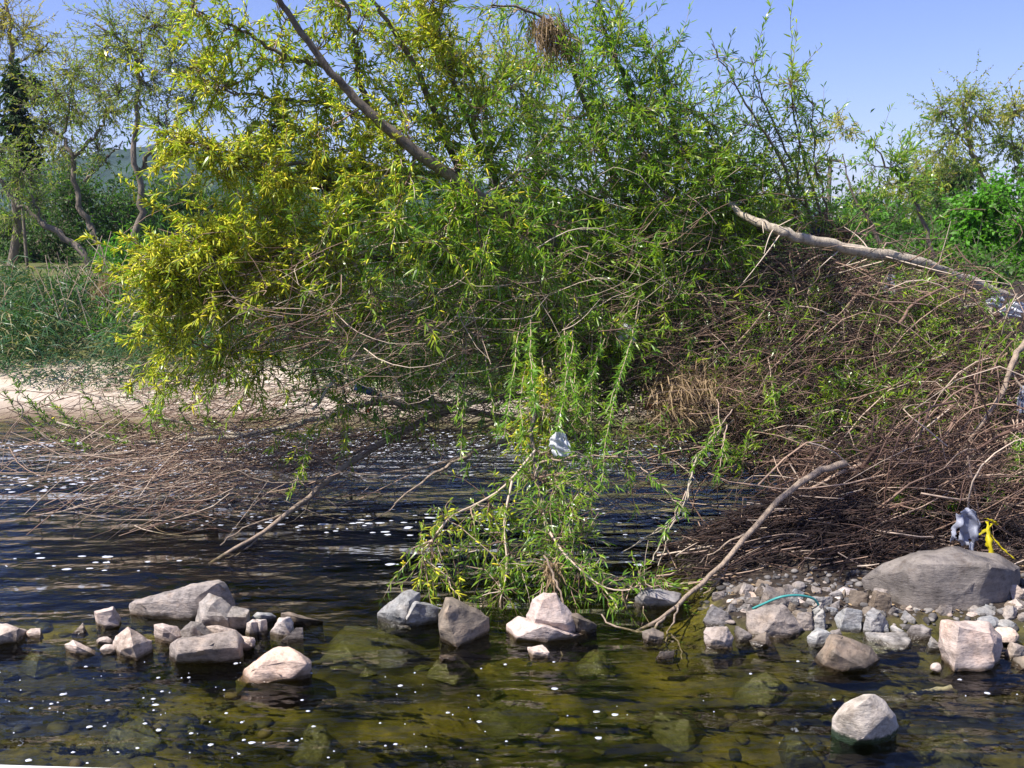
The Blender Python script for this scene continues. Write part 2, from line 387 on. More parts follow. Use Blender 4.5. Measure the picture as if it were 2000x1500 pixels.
cnt = 0
while cnt < 130:                       # near shallows
    px = R.uniform(-20, 1250) if R.random() < .85 else R.uniform(1250, 2000); py = R.uniform(1290, 1500)
    if px > 520 and R.random() < .3: continue
    if float(fbm(np.array(px * .006), np.array(py * .03), 3)) < .0 and R.random() < .75: continue
    q = gp(px, py); fleck(q[0], q[1], R.choice([.002, .003, .004, .006, .009, .014])); cnt += 1
me = np_mesh('foam', np.array(fv), np.array(ff), np.array(fs), True)
props(link('foam_flecks', me, MAT['foam']), 'small white flecks of foam drifting on the dark pool and shallows', 'foam', None, 'stuff')

# ------------------------------------------------------------------ rocks
def rock_mesh(hulls, noise_amp=.02, seed=0, bevel=.02, smooth=True):
    bm = bmesh.new()
    for pts in hulls:
        b2 = bmesh.new()
        for p in pts: b2.verts.new(tuple(p))
        r = bmesh.ops.convex_hull(b2, input=b2.verts[:])
        dead = list({v for v in r['geom_interior'] + r['geom_unused'] if isinstance(v, bmesh.types.BMVert)})
        if dead: bmesh.ops.delete(b2, geom=dead, context='VERTS')
        bmesh.ops.dissolve_limit(b2, angle_limit=.09, verts=b2.verts[:], edges=b2.edges[:])
        co = [v.co for v in b2.verts]; size = max((a - b).length for a in co for b in co)
        bmesh.ops.bevel(b2, geom=b2.edges[:], offset=size * bevel, segments=1, affect='EDGES', clamp_overlap=True)
        bmesh.ops.triangulate(b2, faces=b2.faces[:])
        for it in range(4):
            le = [e for e in b2.edges if e.calc_length() > size * .07]
            if not le: break
            bmesh.ops.subdivide_edges(b2, edges=le, cuts=1, use_grid_fill=True); bmesh.ops.triangulate(b2, faces=b2.faces[:])
        b2.normal_update(); off = Vector((seed * 3.7, seed * 1.3, 0)); fr_ = 1 / size
        mv = []
        for v in b2.verts:
            q = v.co + off
            n1 = mnoise.fractal(q * fr_ * 3.0, 1, 2, 4); n2 = mnoise.fractal(q * fr_ * 11, 1, 2, 3)
            rid = abs(mnoise.noise(Vector((q.x * fr_ * 3, q.y * fr_ * 3, q.z * fr_ * 9))))
            mv.append(v.normal * size * noise_amp * (n1 * 1.2 + n2 * .7 - rid * 1.6))
        for v, d_ in zip(b2.verts, mv): v.co += d_
        t = bpy.data.meshes.new('t'); b2.to_mesh(t); bm.from_mesh(t); bpy.data.meshes.remove(t); b2.free()
    me = bpy.data.meshes.new('rock'); bm.to_mesh(me); bm.free()
    if smooth: me.polygons.foreach_set('use_smooth', [True] * len(me.polygons))
    try: me.set_sharp_from_angle(angle=rad(28))
    except Exception: pass
    return me
nrock = [0]
def place_rock(me, mat, label, group=None, name='rock', cat='rock'):
    nrock[0] += 1
    o = link(name, me, MAT[mat]); recentre(o); return props(o, label, cat, group)
def rock(Yc, parts, mat, label, thick=.25, amp=.02, group=None, bevel=.007):
    """parts: list of outlines [(px,py[,dY])]; points without dY lie at the middle depth"""
    hulls = []
    lowp = max((p for q_ in parts for p in q_), key=lambda p: p[1]); Yc = gp(lowp[0], lowp[1], 0)[1] - (lowp[2] if len(lowp) == 3 else 0) + .01
    for pts in parts:
        H_ = []
        cx = sum(p[0] for p in pts) / len(pts); cy = sum(p[1] for p in pts) / len(pts)
        for p in pts:
            if len(p) == 3: H_.append(P(p[0], p[1], Yc + p[2]))
            else:
                q = P(p[0], p[1], Yc); H_.append(q)
                H_.append(P(cx + (p[0] - cx) * .72, cy + (p[1] - cy) * .72, Yc + thick))
                if q[2] < .12: H_.append(np.array((q[0], q[1] + .02, -.16)))
        hulls.append(H_)
    nrock[0] += 1
    return place_rock(rock_mesh(hulls, amp, nrock[0], bevel), mat, label, group)
def stone(px, py, w, h, mat, label, rnd=0.0, z=None, depth=None, group=None, yaw=None, seed=None):
    """generic stone: pixel box centred on (px,py), resting on the ground or bed"""
    rr = random.Random(seed if seed is not None else int(px * 7 + py * 13))
    g0 = gp(px, py + h * .5, 0.0 if z is None else z); Yc = g0[1] + .5 * w * g0[1] / F * .6
    sc = Yc / F; a = w * sc / 2 * 1.22; b = h * sc / 2 * 1.2; c = (depth if depth else .75) * a
    ctr = P(px, py, Yc); pts = []
    n = 34 if rnd > .5 else rr.choice([6, 7, 9])
    for k in range(n):
        v = Vector((rr.gauss(0, 1), rr.gauss(0, 1), rr.gauss(0, 1))).normalized()
        if rnd < .5: v = Vector((v.x * rr.uniform(.85, 1.1), v.y * rr.uniform(.8, 1.1), v.z * rr.uniform(.85, 1.15)))
        pts.append(np.array((ctr[0] + v.x * a, ctr[1] + v.y * c, ctr[2] + v.z * b * 1.05)))
    if rnd < .5:
        for sx_, sy_ in ((-1, -1), (1, -1), (1, 1), (-1, 1)):
            pts.append(np.array((ctr[0] + sx_ * a * rr.uniform(.5, .85), ctr[1] + sy_ * c * .6, ctr[2] - b * 1.3)))
    nrock[0] += 1
    return place_rock(rock_mesh([pts], .012 if rnd > .5 else .02, nrock[0], .06 if rnd > .5 else .012), mat, label, group, 'pebble' if rnd > .5 and w < 45 else 'rock', 'pebble' if rnd > .5 and w < 45 else 'rock')

BAR = 'rocks of the bar across the stream'
# --- rocks of the left bar
rock(6.55, [[(251, 1180), (265, 1170), (345, 1149), (432, 1127), (441, 1131), (452, 1150), (461, 1172), (464, 1195), (455, 1205), (268, 1177, -.06), (345, 1158, -.08), (425, 1137, -.10), (254, 1194, -.02), (300, 1202, -.10), (372, 1214, -.12), (380, 1170, -.14)]], 'rock_grey',
     'long grey slab with a pale slanting top edge, largest rock left of the pool', .3, .014, BAR)
rock(6.3, [[(387, 1176), (408, 1160), (432, 1168), (452, 1184), (455, 1218), (380, 1220), (395, 1210, -.12), (412, 1180, -.1), (445, 1212, -.12)],
           [(440, 1180), (468, 1184), (488, 1190), (487, 1214), (470, 1226), (400, 1222), (430, 1205, -.12), (480, 1205, -.1)]], 'rock_grey',
     'broken grey brown rock leaning against the front of the long slab', .25, .02, BAR)
rock(6.25, [[(184, 1194), (222, 1183), (236, 1208), (236, 1226), (192, 1219), (188, 1198, -.12), (221, 1190, -.13), (232, 1222, -.1), (204, 1230, -.12)]], 'rock_pink',
     'small square pinkish block standing alone left of the long slab', .14, .014, BAR)
rock(5.95, [[(-40, 1214), (0, 1216), (38, 1224), (60, 1236), (58, 1254), (-40, 1254), (34, 1228, -.15), (33, 1254, -.17), (-40, 1262, -.2), (0, 1240, -.2)]], 'rock_pale',
     'pale rock cut off by the left edge of the photo', .2, .018, BAR)
stone(70, 1237, 30, 18, 'rock_pink', 'small pinkish stone touching the right side of the rock at the left edge', group=BAR)
rock(5.9, [[(250, 1224), (223, 1241), (219, 1253), (298, 1250), (300, 1266), (285, 1283), (230, 1268), (259, 1262, -.15), (254, 1230, -.06), (268, 1290, -.12), (235, 1270, -.1)]], 'rock_pale',
     'pointed pyramid rock with one white face and one dark face', .12, .016, BAR)
rock(5.85, [[(126, 1258), (142, 1250), (158, 1256), (196, 1276), (140, 1272), (150, 1262, -.07), (190, 1281, -.06)]], 'rock_pale', 'low wedge of pale stone awash left of the two white pebbles', .1, .012, BAR)
stone(204, 1252, 28, 14, 'rock_pale', 'upper of two white pebbles beside the pyramid rock', .9, group=BAR)
stone(214, 1268, 33, 18, 'rock_pale', 'lower of two white pebbles beside the pyramid rock', .9, group=BAR)
rock(6.12, [[(300, 1220), (318, 1217), (345, 1224), (362, 1240), (350, 1252), (322, 1244), (320, 1226, -.08), (345, 1244, -.08)]], 'rock_pink', 'salmon pink wedge rock in front of the long slab', .12, .014, BAR)
rock(6.1, [[(352, 1232), (372, 1214), (395, 1216), (424, 1240), (400, 1256), (352, 1252), (378, 1222, -.08), (405, 1246, -.08)]], 'rock_grey', 'domed greenish grey rock in the middle of the left rock cluster', .14, .02, BAR)
rock(6.15, [[(402, 1222), (425, 1220), (462, 1230), (476, 1242), (440, 1252), (415, 1242), (430, 1228, -.07), (465, 1243, -.07)]], 'rock_pale', 'long pale stone wedged behind the front slab of the left cluster', .12, .01, BAR)
rock(5.95, [[(333, 1256), (352, 1243), (420, 1240), (462, 1228), (476, 1250), (470, 1264), (329, 1284), (350, 1252, -.12), (420, 1252, -.12), (465, 1266, -.12), (390, 1270, -.16), (345, 1280, -.14)]], 'rock_grey',
     'flat mauve grey slab along the front of the left rock cluster', .16, .016, BAR)
stone(481, 1256, 33, 29, 'rock_pale', 'round cream pebble at the right end of the front slab', .9, group=BAR)
rock(6.15, [[(478, 1236), (482, 1216), (494, 1209), (508, 1214), (508, 1238), (490, 1216, -.05)], [(498, 1209), (521, 1209), (522, 1217), (505, 1220), (510, 1212, -.04)]], 'rock_pale', 'small cream rock with a flat ledge right of the broken rock', .08, .012, BAR)
rock(6.45, [[(487, 1206), (502, 1195), (528, 1197), (540, 1204), (536, 1213), (490, 1211), (510, 1201, -.06)]], 'rock_blue', 'low grey slab behind the small cream rock', .1, .012, BAR)
rock(6.15, [[(526, 1234), (545, 1206), (567, 1205), (574, 1216), (572, 1240), (540, 1240), (550, 1212, -.08), (566, 1236, -.08)]], 'rock_pale', 'tilted cream block right of the small cream rock', .1, .016, BAR)
rock(6.4, [[(550, 1198), (562, 1195), (600, 1204), (632, 1213), (590, 1218), (555, 1212), (580, 1205, -.05)]], 'rock_dark', 'dark wet wedge pointing right into the pool', .1, .014, BAR)
rock(6.0, [[(548, 1252), (578, 1226), (592, 1226), (575, 1245), (560, 1256)]], 'rock_grey', 'thin grey shard of stone lying half in the water', .05, .01, BAR)
rock(5.55, [[(457, 1329), (478, 1306), (500, 1293), (522, 1270), (545, 1257), (565, 1258), (580, 1274), (610, 1292), (608, 1306), (590, 1316), (560, 1328), (470, 1333),
             (500, 1303, -.12), (545, 1276, -.07), (575, 1290, -.1), (600, 1297, -.10), (520, 1338, -.14), (484, 1334, -.12), (570, 1325, -.13)]], 'rock_pink',
     'big pale pink rock with a chipped face alone in the shallows', .2, .02, BAR)
rock(6.35, [[(736, 1196), (766, 1180), (786, 1155), (797, 1150), (822, 1157), (821, 1174), (800, 1205), (745, 1210), (775, 1195, -.1), (800, 1172, -.08), (790, 1212, -.12)],
            [(790, 1180), (812, 1172), (835, 1176), (858, 1186), (857, 1208), (792, 1213), (813, 1178, -.1), (793, 1212, -.14), (850, 1207, -.05)]], 'rock_blue',
     'pale grey horned rock with leaf shadows, left of the dark faced rock', .2, .02, BAR)
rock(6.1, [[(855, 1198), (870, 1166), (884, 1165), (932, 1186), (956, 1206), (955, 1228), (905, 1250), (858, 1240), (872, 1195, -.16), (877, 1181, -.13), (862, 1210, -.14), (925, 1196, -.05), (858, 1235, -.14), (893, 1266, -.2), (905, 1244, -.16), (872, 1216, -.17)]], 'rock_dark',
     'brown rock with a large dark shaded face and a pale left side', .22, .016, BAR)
rock(6.15, [[(1028, 1202), (1040, 1170), (1062, 1156), (1086, 1155), (1100, 1185), (1128, 1214), (1129, 1230), (1040, 1226), (1060, 1172, -.06), (1105, 1218, -.1), (1045, 1210, -.1)],
            [(988, 1218), (1012, 1205), (1062, 1208), (1108, 1222), (1150, 1236), (1130, 1250), (995, 1236), (1065, 1256, -.16), (1010, 1245, -.14), (1060, 1222, -.16), (1115, 1238, -.16)]], 'rock_pink',
     'two tiered pink rock under the drooping willow with leaf shadows', .2, .016, BAR)
rock(6.25, [[(1104, 1198), (1128, 1196), (1168, 1220), (1160, 1236), (1120, 1232), (1130, 1208, -.06)]], 'rock_dark', 'dark rock hidden behind the leaves right of the two tiered rock', .15, .02, BAR)
stone(1056, 1270, 46, 29, 'rock_pink', 'small sandy stone in the water just in front of the two tiered rock', .2, group=BAR)
rock(6.5, [[(1238, 1166), (1252, 1152), (1290, 1148), (1330, 1160), (1336, 1178), (1250, 1182), (1260, 1163, -.08), (1320, 1176, -.08)]], 'rock_grey', 'grey rounded rock half hidden by willow leaves at the channel', .15, .012, BAR)
stone(1275, 1240, 40, 30, 'rock_dark', 'dark wet stone where the forked twig touches the water', group=BAR)
stone(1298, 1275, 40, 22, 'rock_dark', 'low weedy stone under the tip of the forked twig', group=BAR)
stone(880, 1283, 44, 14, 'rock_dark', 'dark stone barely breaking the surface in front of the dark faced rock', group=BAR)
stone(155, 1228, 30, 22, 'rock_dark', 'dark wet stone left of the square pinkish block', group=BAR)
stone(790, 1222, 30, 8, 'rock_blue', 'flat sliver of grey stone in front of the horned rock', group=BAR)
# --- right bank
RB = 'rocks on the right bank'
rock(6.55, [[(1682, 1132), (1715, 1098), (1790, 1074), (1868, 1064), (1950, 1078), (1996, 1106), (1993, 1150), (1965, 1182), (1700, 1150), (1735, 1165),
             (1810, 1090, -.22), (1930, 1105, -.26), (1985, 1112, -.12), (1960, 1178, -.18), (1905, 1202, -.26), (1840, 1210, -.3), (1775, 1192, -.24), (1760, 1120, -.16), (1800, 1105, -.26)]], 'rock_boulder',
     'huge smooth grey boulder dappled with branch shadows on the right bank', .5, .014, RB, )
rock(5.8, [[(1838, 1212), (1852, 1207), (1932, 1214), (1957, 1240), (1952, 1306), (1856, 1312), (1840, 1286), (1872, 1222, -.16), (1938, 1236, -.16), (1958, 1250, -.05), (1862, 1316, -.2), (1944, 1312, -.18), (1840, 1240, -.04)]], 'rock_pink',
     'big square pinkish block standing at the water below the boulder', .28, .02, RB)
rock(5.8, [[(1580, 1300), (1592, 1278), (1622, 1238), (1650, 1240), (1702, 1264), (1722, 1286), (1700, 1306), (1600, 1308), (1636, 1255, -.1), (1690, 1305, -.16), (1645, 1314, -.16), (1630, 1275, -.18)]], 'rock_dark',
     'brown ridged rock with an orange patch at the water edge', .25, .014, RB)
rock(5.0, [[(1628, 1398), (1650, 1376), (1685, 1354), (1710, 1352), (1732, 1370), (1748, 1398), (1755, 1420), (1720, 1440), (1640, 1425), (1625, 1405), (1690, 1366, -.1), (1655, 1392, -.1), (1735, 1400, -.1), (1690, 1436, -.14)]], 'rock_moss',
     'domed white rock with a dark green algae skirt in the foreground', .22, .01)
SM = [ # px, py, w, h, material, roundness, label
 (1406, 1243, 58, 46, 'rock_pale', 0, 'pale angular rock at the left tip of the right bank'),
 (1402, 1205, 54, 42, 'rock_grey', 0, 'grey block behind the pale angular rock'),
 (1452, 1235, 46, 36, 'rock_grey', 0, 'grey wedge beside the pale angular rock'),
 (1500, 1216, 108, 62, 'rock_grey', 0, 'large grey rock in the left of the rubble'),
 (1518, 1170, 78, 52, 'rock_grey', 0, 'grey rock with a split top crossed by the green hose'),
 (1490, 1250, 50, 24, 'rock_dark', 0, 'dark wedge stone at the water below the large grey rock'),
 (1390, 1262, 30, 18, 'rock_grey', 0, 'small stone low in the water in front of the pale angular rock'),
 (1467, 1192, 30, 26, 'rock_grey', 0, 'small grey stone between the hose and the grey block'),
 (1596, 1171, 50, 32, 'rock_blue', 0, 'pale grey stone right of the hose end'),
 (1572, 1214, 44, 44, 'rock_grey', 0, 'upright grey stone right of the large grey rock'),
 (1604, 1213, 26, 48, 'rock_blue', 0, 'narrow upright stone in the middle of the rubble'),
 (1600, 1246, 54, 34, 'rock_blue', 0, 'smooth blue grey slab behind the brown ridged rock'),
 (1655, 1212, 66, 54, 'rock_blue', 0, 'blocky pale grey rock above the brown ridged rock'),
 (1708, 1213, 50, 54, 'rock_blue', 0, 'pale grey rock with a pointed top left of the boulder foot'),
 (1676, 1168, 44, 34, 'rock_dark', 0, 'dark stone above the blocky pale grey rock'),
 (1717, 1175, 52, 48, 'rock_dark', 0, 'dark triangular stone with orange edge leaning on the boulder'),
 (1738, 1250, 104, 26, 'rock_blue', 0, 'long flat pale slab along the water edge'),
 (1773, 1207, 36, 30, 'rock_blue', 0, 'pale striped stone at the foot of the boulder'),
 (1748, 1196, 34, 24, 'rock_blue', 0, 'small pale block touching the boulder foot'),
 (1790, 1235, 60, 30, 'rock_grey', 0, 'low grey rock between the flat slab and the square block'),
 (1758, 1229, 36, 22, 'rock_blue', 0, 'pale stone on top of the long flat slab'),
 (1822, 1256, 34, 28, 'rock_blue', 0, 'small pale stone against the left side of the square block'),
 (1728, 1227, 24, 22, 'rock_blue', 0, 'small square stone under the pointed pale grey rock'),
 (1638, 1240, 30, 20, 'rock_grey', 0, 'small stone behind the tip of the brown ridged rock'),
 (1655, 1157, 36, 18, 'rock_pale', .8, 'speckled round pebble on the litter above the rubble'),
 (1560, 1146, 26, 20, 'rock_grey', .8, 'grey round pebble at the edge of the debris mound'),
 (1582, 1136, 22, 18, 'rock_grey', .8, 'grey pebble just under the debris mound'),
 (1490, 1142, 40, 22, 'rock_dark', 0, 'dark stone at the foot of the debris mound'),
 (1450, 1148, 40, 22, 'rock_dark', 0, 'brown stone at the left foot of the debris mound'),
 (1462, 1167, 32, 20, 'rock_pink', 0, 'orange tinted small stone left of the split top rock'),
 (1438, 1172, 30, 22, 'rock_dark', 0, 'dark stone at the channel left of the orange tinted stone'),
 (1632, 1180, 22, 20, 'rock_grey', 0, 'small grey stone left of the dark stone in the rubble'),
 (1622, 1193, 26, 20, 'rock_blue', 0, 'white tipped small stone in the rubble'),
 (1924, 1198, 40, 24, 'rock_blue', .8, 'blue grey cobble nearest the boulder on the right edge'),
 (1972, 1199, 56, 24, 'rock_blue', .8, 'long smooth blue grey cobble at the right edge'),
 (1932, 1217, 44, 24, 'rock_blue', .8, 'round blue grey cobble above the square block'),
 (1966, 1222, 40, 20, 'rock_blue', .8, 'pale cobble between the blue grey cobbles'),
 (1962, 1243, 50, 32, 'rock_pink', .6, 'smooth pinkish cobble right of the square block'),
 (1900, 1205, 30, 18, 'rock_pale', .8, 'small white cobble behind the top of the square block'),
 (1978, 1272, 46, 32, 'rock_grey', 0, 'grey stone under the pinkish cobble'),
 (1995, 1295, 40, 26, 'rock_dark', 0, 'dark stone at the water on the right edge'),
 (1990, 1180, 30, 18, 'rock_grey', 0, 'grey stone behind the long cobble at the right edge'),
 (1828, 1305, 20, 20, 'rock_pale', .9, 'single yellowish pebble in the water left of the square block'),
 (1618, 1075, 42, 50, 'rock_grey', .8, 'smooth grey cobble lodged in the debris mound'),
 (1723, 1082, 22, 16, 'rock_pale', .9, 'white round pebble on the debris mound'),
]
for px, py, w, h, mt, rn, lb in SM:
    q = gp(px, py + h * .5); zz = max(0.0, float(terr(q[0], q[1])) + .01); q = gp(px, py + h * .5, zz); zz = max(0.0, float(terr(q[0], q[1])))
    stone(px, py, w, h, mt, lb, rn, zz, None, RB)
# a bed of small rubble filling the gaps: too many to tell apart
for k in range(240):
    px = R.uniform(1400, 2010); py = R.uniform(1150, 1256)
    q = gp(px, py, .08)
    if right_land(q[0], q[1]) < .05: continue
    w = R.uniform(17, 40)
    stone(px, py, w, w * R.uniform(.5, .8), R.choice(['rock_grey', 'rock_blue', 'rock_grey', 'rock_dark', 'rock_pale']), 'small grey stone filling a gap in the rubble below the boulder', 0, max(.02, float(terr(q[0], q[1])) - .01), None, 'small rubble stones below the boulder', seed=k)
# --- stones under water
SUBS = [(720, 1262, 270, 60, 'broad submerged brown rock right of the pale pink rock'), (400, 1290, 150, 36, 'submerged rock in front of the flat mauve slab'), (80, 1290, 130, 40, 'submerged rock below the left edge rock'),
        (1010, 1380, 200, 70, 'dark submerged rock in the centre foreground'), (1320, 1410, 180, 60, 'submerged dark rock right of centre'), (1480, 1340, 160, 50, 'submerged rock left of the white domed rock'),
        (1850, 1440, 190, 60, 'submerged rock in the lower right corner'), (620, 1440, 150, 46, 'submerged rock below the pale pink rock'), (260, 1440, 170, 44, 'submerged dark rock in the lower left foreground'), (1170, 1300, 120, 34, 'submerged rock in front of the sandy stone'),
        (1560, 1450, 120, 50, 'submerged rock below the white domed rock, left'), (880, 1310, 120, 36, 'submerged rock below the dark faced rock')]
for px, py, w, h, lb in SUBS:
    q = gp(px, py, -.12); a = w * q[1] / F / 2; rr = random.Random(px); pts = []
    b0 = float(terr(q[0], q[1]))
    for k in range(16):
        an = rr.uniform(0, 6.28); pts.append(np.array((q[0] + math.cos(an) * a * rr.uniform(.6, 1), q[1] + math.sin(an) * a * .8, b0 + rr.uniform(-.05, .04))))
    top = min(-.03, b0 + .13)
    for k in range(6): pts.append(np.array((q[0] + rr.uniform(-.5, .5) * a, q[1] + rr.uniform(-.4, .4) * a, top - rr.uniform(0, .03))))
    nrock[0] += 1; place_rock(rock_mesh([pts], .02, px, .04), 'rock_sub', lb, 'submerged rocks in the shallows', 'submerged_rock')
for k in range(60):
    px = R.uniform(-50, 2050); py = R.uniform(1300, 1500); q = gp(px, py, -.15); b0 = float(terr(q[0], q[1])); s_ = R.uniform(.02, .07); pts = []
    for j in range(10):
        v = Vector((R.gauss(0, 1), R.gauss(0, 1), R.gauss(0, 1))).normalized() * s_; pts.append(np.array((q[0] + v.x * 1.2, q[1] + v.y, b0 + v.z * .6 + s_ * .2)))
    place_rock(rock_mesh([pts], .02, k, .05), R.choice(['rock_sub', 'rock_sub', 'rock_dark']), 'small stone lying under water on the olive stream bed', 'small stones on the stream bed', 'submerged_stone', 'stone')

def gravel(name, P_, S_, mat, label, flat=.55):
    bm = bmesh.new(); bmesh.ops.create_icosphere(bm, subdivisions=2, radius=1); v0 = np.array([v.co[:] for v in bm.verts]); f0 = np.array([[v.index for v in f.verts] for f in bm.faces]); bm.free()
    n = len(P_); k = len(v0); base = 1 + .28 * np.stack([fbm(v0[:, 0] * 1.3 + i * 7.1, v0[:, 1] * 1.3 + v0[:, 2] + i, 2) * 2 for i in range(16)])
    V = v0[None] * base[G.integers(0, 16, n)][:, :, None] * (S_[:, None] * (1 + .35 * G.normal(size=(n, 3)).clip(-1, 1)) * np.array((1.15, 1, flat)))[:, None, :]
    an = G.random(n) * 6.28; c_, s_ = np.cos(an)[:, None], np.sin(an)[:, None]
    V = np.stack([V[..., 0] * c_ - V[..., 1] * s_, V[..., 0] * s_ + V[..., 1] * c_, V[..., 2]], -1) + P_[:, None]
    Fc = (f0[None] + (np.arange(n) * k)[:, None, None]).ravel()
    o = link(name, np_mesh(name, V.reshape(-1, 3), Fc, np.full(n * len(f0), 3), True, np.repeat(G.random(n), k)), MAT[mat]); return props(o, label, 'gravel', None, 'stuff')
m = M('bed_stone'); nz = m.noise(30, 5); MAT['bed_stone'] = m.done(m.bsdf(m.mix(.7, m.ramp(m.attr(), [(0, (.02, .02, .01)), (.5, (.07, .065, .022)), (.85, (.14, .12, .045)), (.95, (.22, .16, .08)), (1, (.30, .27, .2))]), m.ramp(nz, [(.3, (.4, .4, .35)), (.7, (1.4, 1.4, 1.2))]), 'MULTIPLY'), .6, m.bump(nz, .5, .01)))
m = M('bank_stone'); nz = m.noise(40, 5); MAT['bank_stone'] = m.done(m.bsdf(m.mix(.7, m.ramp(m.attr(), [(0, (.04, .036, .034)), (.5, (.12, .11, .105)), (.85, (.24, .22, .2)), (1, (.36, .28, .23))]), m.ramp(nz, [(.3, (.5, .5, .5)), (.7, (1.3, 1.3, 1.3))]), 'MULTIPLY'), .8, m.bump(nz, .5, .01)))
n = 2000; bx = G.uniform(-4.2, 4.4, n); by = G.uniform(3.4, 6.9, n); cl = fbm(bx * 1.2 + 30, by * 1.6, 4); bz = terr(bx, by); ok = (bz < -.02) & (cl + G.normal(size=n) * .06 > .03); bx, by, bz = bx[ok], by[ok], bz[ok]
sz = .012 + .05 * G.random(len(bx)) ** 3; sz = np.where(bz + sz * .5 > -.03, .01, sz); gravel('bed_gravel', np.stack([bx, by, bz + sz * .15], -1), sz, 'bed_stone', 'mixed algae covered gravel and cobbles on the stream bed', .45)
n = 1700; bx = G.uniform(1.2, 4.6, n); by = G.uniform(5.8, 7.3, n); rl = right_land(bx, by); ok = (rl > -.06) & (rl < .75) & (by < 6.62 + .1 * G.normal(size=n)); bx, by = bx[ok], by[ok]; bz = terr(bx, by)
sz = .007 + .022 * G.random(len(bx)) ** 2; gravel('bank_gravel', np.stack([bx, by, bz + sz * .2], -1), sz, 'bank_stone', 'small grey gravel between the rubble stones of the right bank', .7)

# ------------------------------------------------------------------ crown growth
DENS = [1.3]; LIFT = [.07]; AIRY = [.62]
def grow(T, L, K, nodes, blobs, leaf=.105, lw=.0145, space=.017, twr=.0035, tips=(0, 0, .15), seclen=True, spread=.78, bend=.15, nup=.7):
    """fill blobs with twigs and leaves, fed by the nearest limb point"""
    nodes = np.asarray(nodes)
    for bl in blobs:
        px, py, Yb, rp, rY, n, tint_, ck = bl[:8]; tip = np.array(bl[8]) if len(bl) > 8 else np.array(tips)
        c = P(px, py, Yb); r = rp * Yb / F
        dd = np.linalg.norm(nodes - c, axis=1) * (1 + .25 * G.random(len(nodes))); nd = nodes[dd.argmin()]
        ln = np.linalg.norm(c - nd)
        sec = bez(nd, c + tip * r * .8, np.array((0, 0, -.06 * ln)) + G.normal(size=3) * .08 * ln, 12, .01 * min(ln, 1))
        T.add(sec, np.linspace(.006 + .007 * min(ln, 1.5), .0035, 12), 5, G.uniform(.3, .9))
        n = int(n * DENS[0] * (AIRY[0] if (py < 340 and px < 1250) or (px < 680 and 590 < py < 780) else 1)); tg = c + G.normal(size=(n, 3)) * np.array((r, rY * .7, r)) * spread
        S0 = sec[3:]
        for k in range(n):
            t = tg[k]; d0 = np.linalg.norm(S0 - t, axis=1); s0 = S0[min(len(S0) - 1, max(0, d0.argmin() - G.integers(0, 4)))]
            v = t - s0; lv = np.linalg.norm(v)
            if lv < .12: v = G.normal(size=3) * .2 + tip * .2; lv = np.linalg.norm(v)
            if lv > 1.0: s0 = t - v / lv * G.uniform(.6, 1.0); v = t - s0; lv = np.linalg.norm(v)
            e = s0 + v + tip * lv * .5
            m = max(5, int(lv / .09) + 3)
            q = bez(s0, e, (G.normal(size=3) * .12 - tip * .25) * lv, m, .006)
            T.add(q, np.linspace(twr * 1.3, twr * .5, m), 3, G.uniform(.1, 1.0))
            tot = np.linalg.norm(np.diff(q, axis=0), axis=1).sum(); nl = max(4, int(tot * .85 / space))
            u = G.uniform(.12, 1.0, nl) * (m - 1.001); i = u.astype(int); f = (u - i)[:, None]
            pos = q[i] * (1 - f) + q[i + 1] * f; tan = nrm(q[i + 1] - q[i])
            dr = nrm(tan * .75 + nrm(G.normal(size=(nl, 3))) * .75 + tip * .2)
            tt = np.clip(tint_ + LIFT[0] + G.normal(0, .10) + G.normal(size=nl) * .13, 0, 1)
            sz = leaf * G.uniform(.55, 1.15, nl) * G.uniform(.8, 1.1)
            L.add(pos, dr, sz, lw * G.uniform(.7, 1.2, nl), tt, bend, nup)
            if K is not None and ck > 0:
                nk = G.poisson(ck * nl * 2.8)
                if nk:
                    j = G.integers(0, nl, nk)
                    K.add(pos[j], nrm(tan[j] * .3 + G.normal(size=(nk, 3)) * .6 + np.array((0, 0, .25))), G.uniform(.045, .085, nk), G.uniform(.012, .017, nk), np.clip(G.normal(.5, .25, nk), 0, 1), .3)

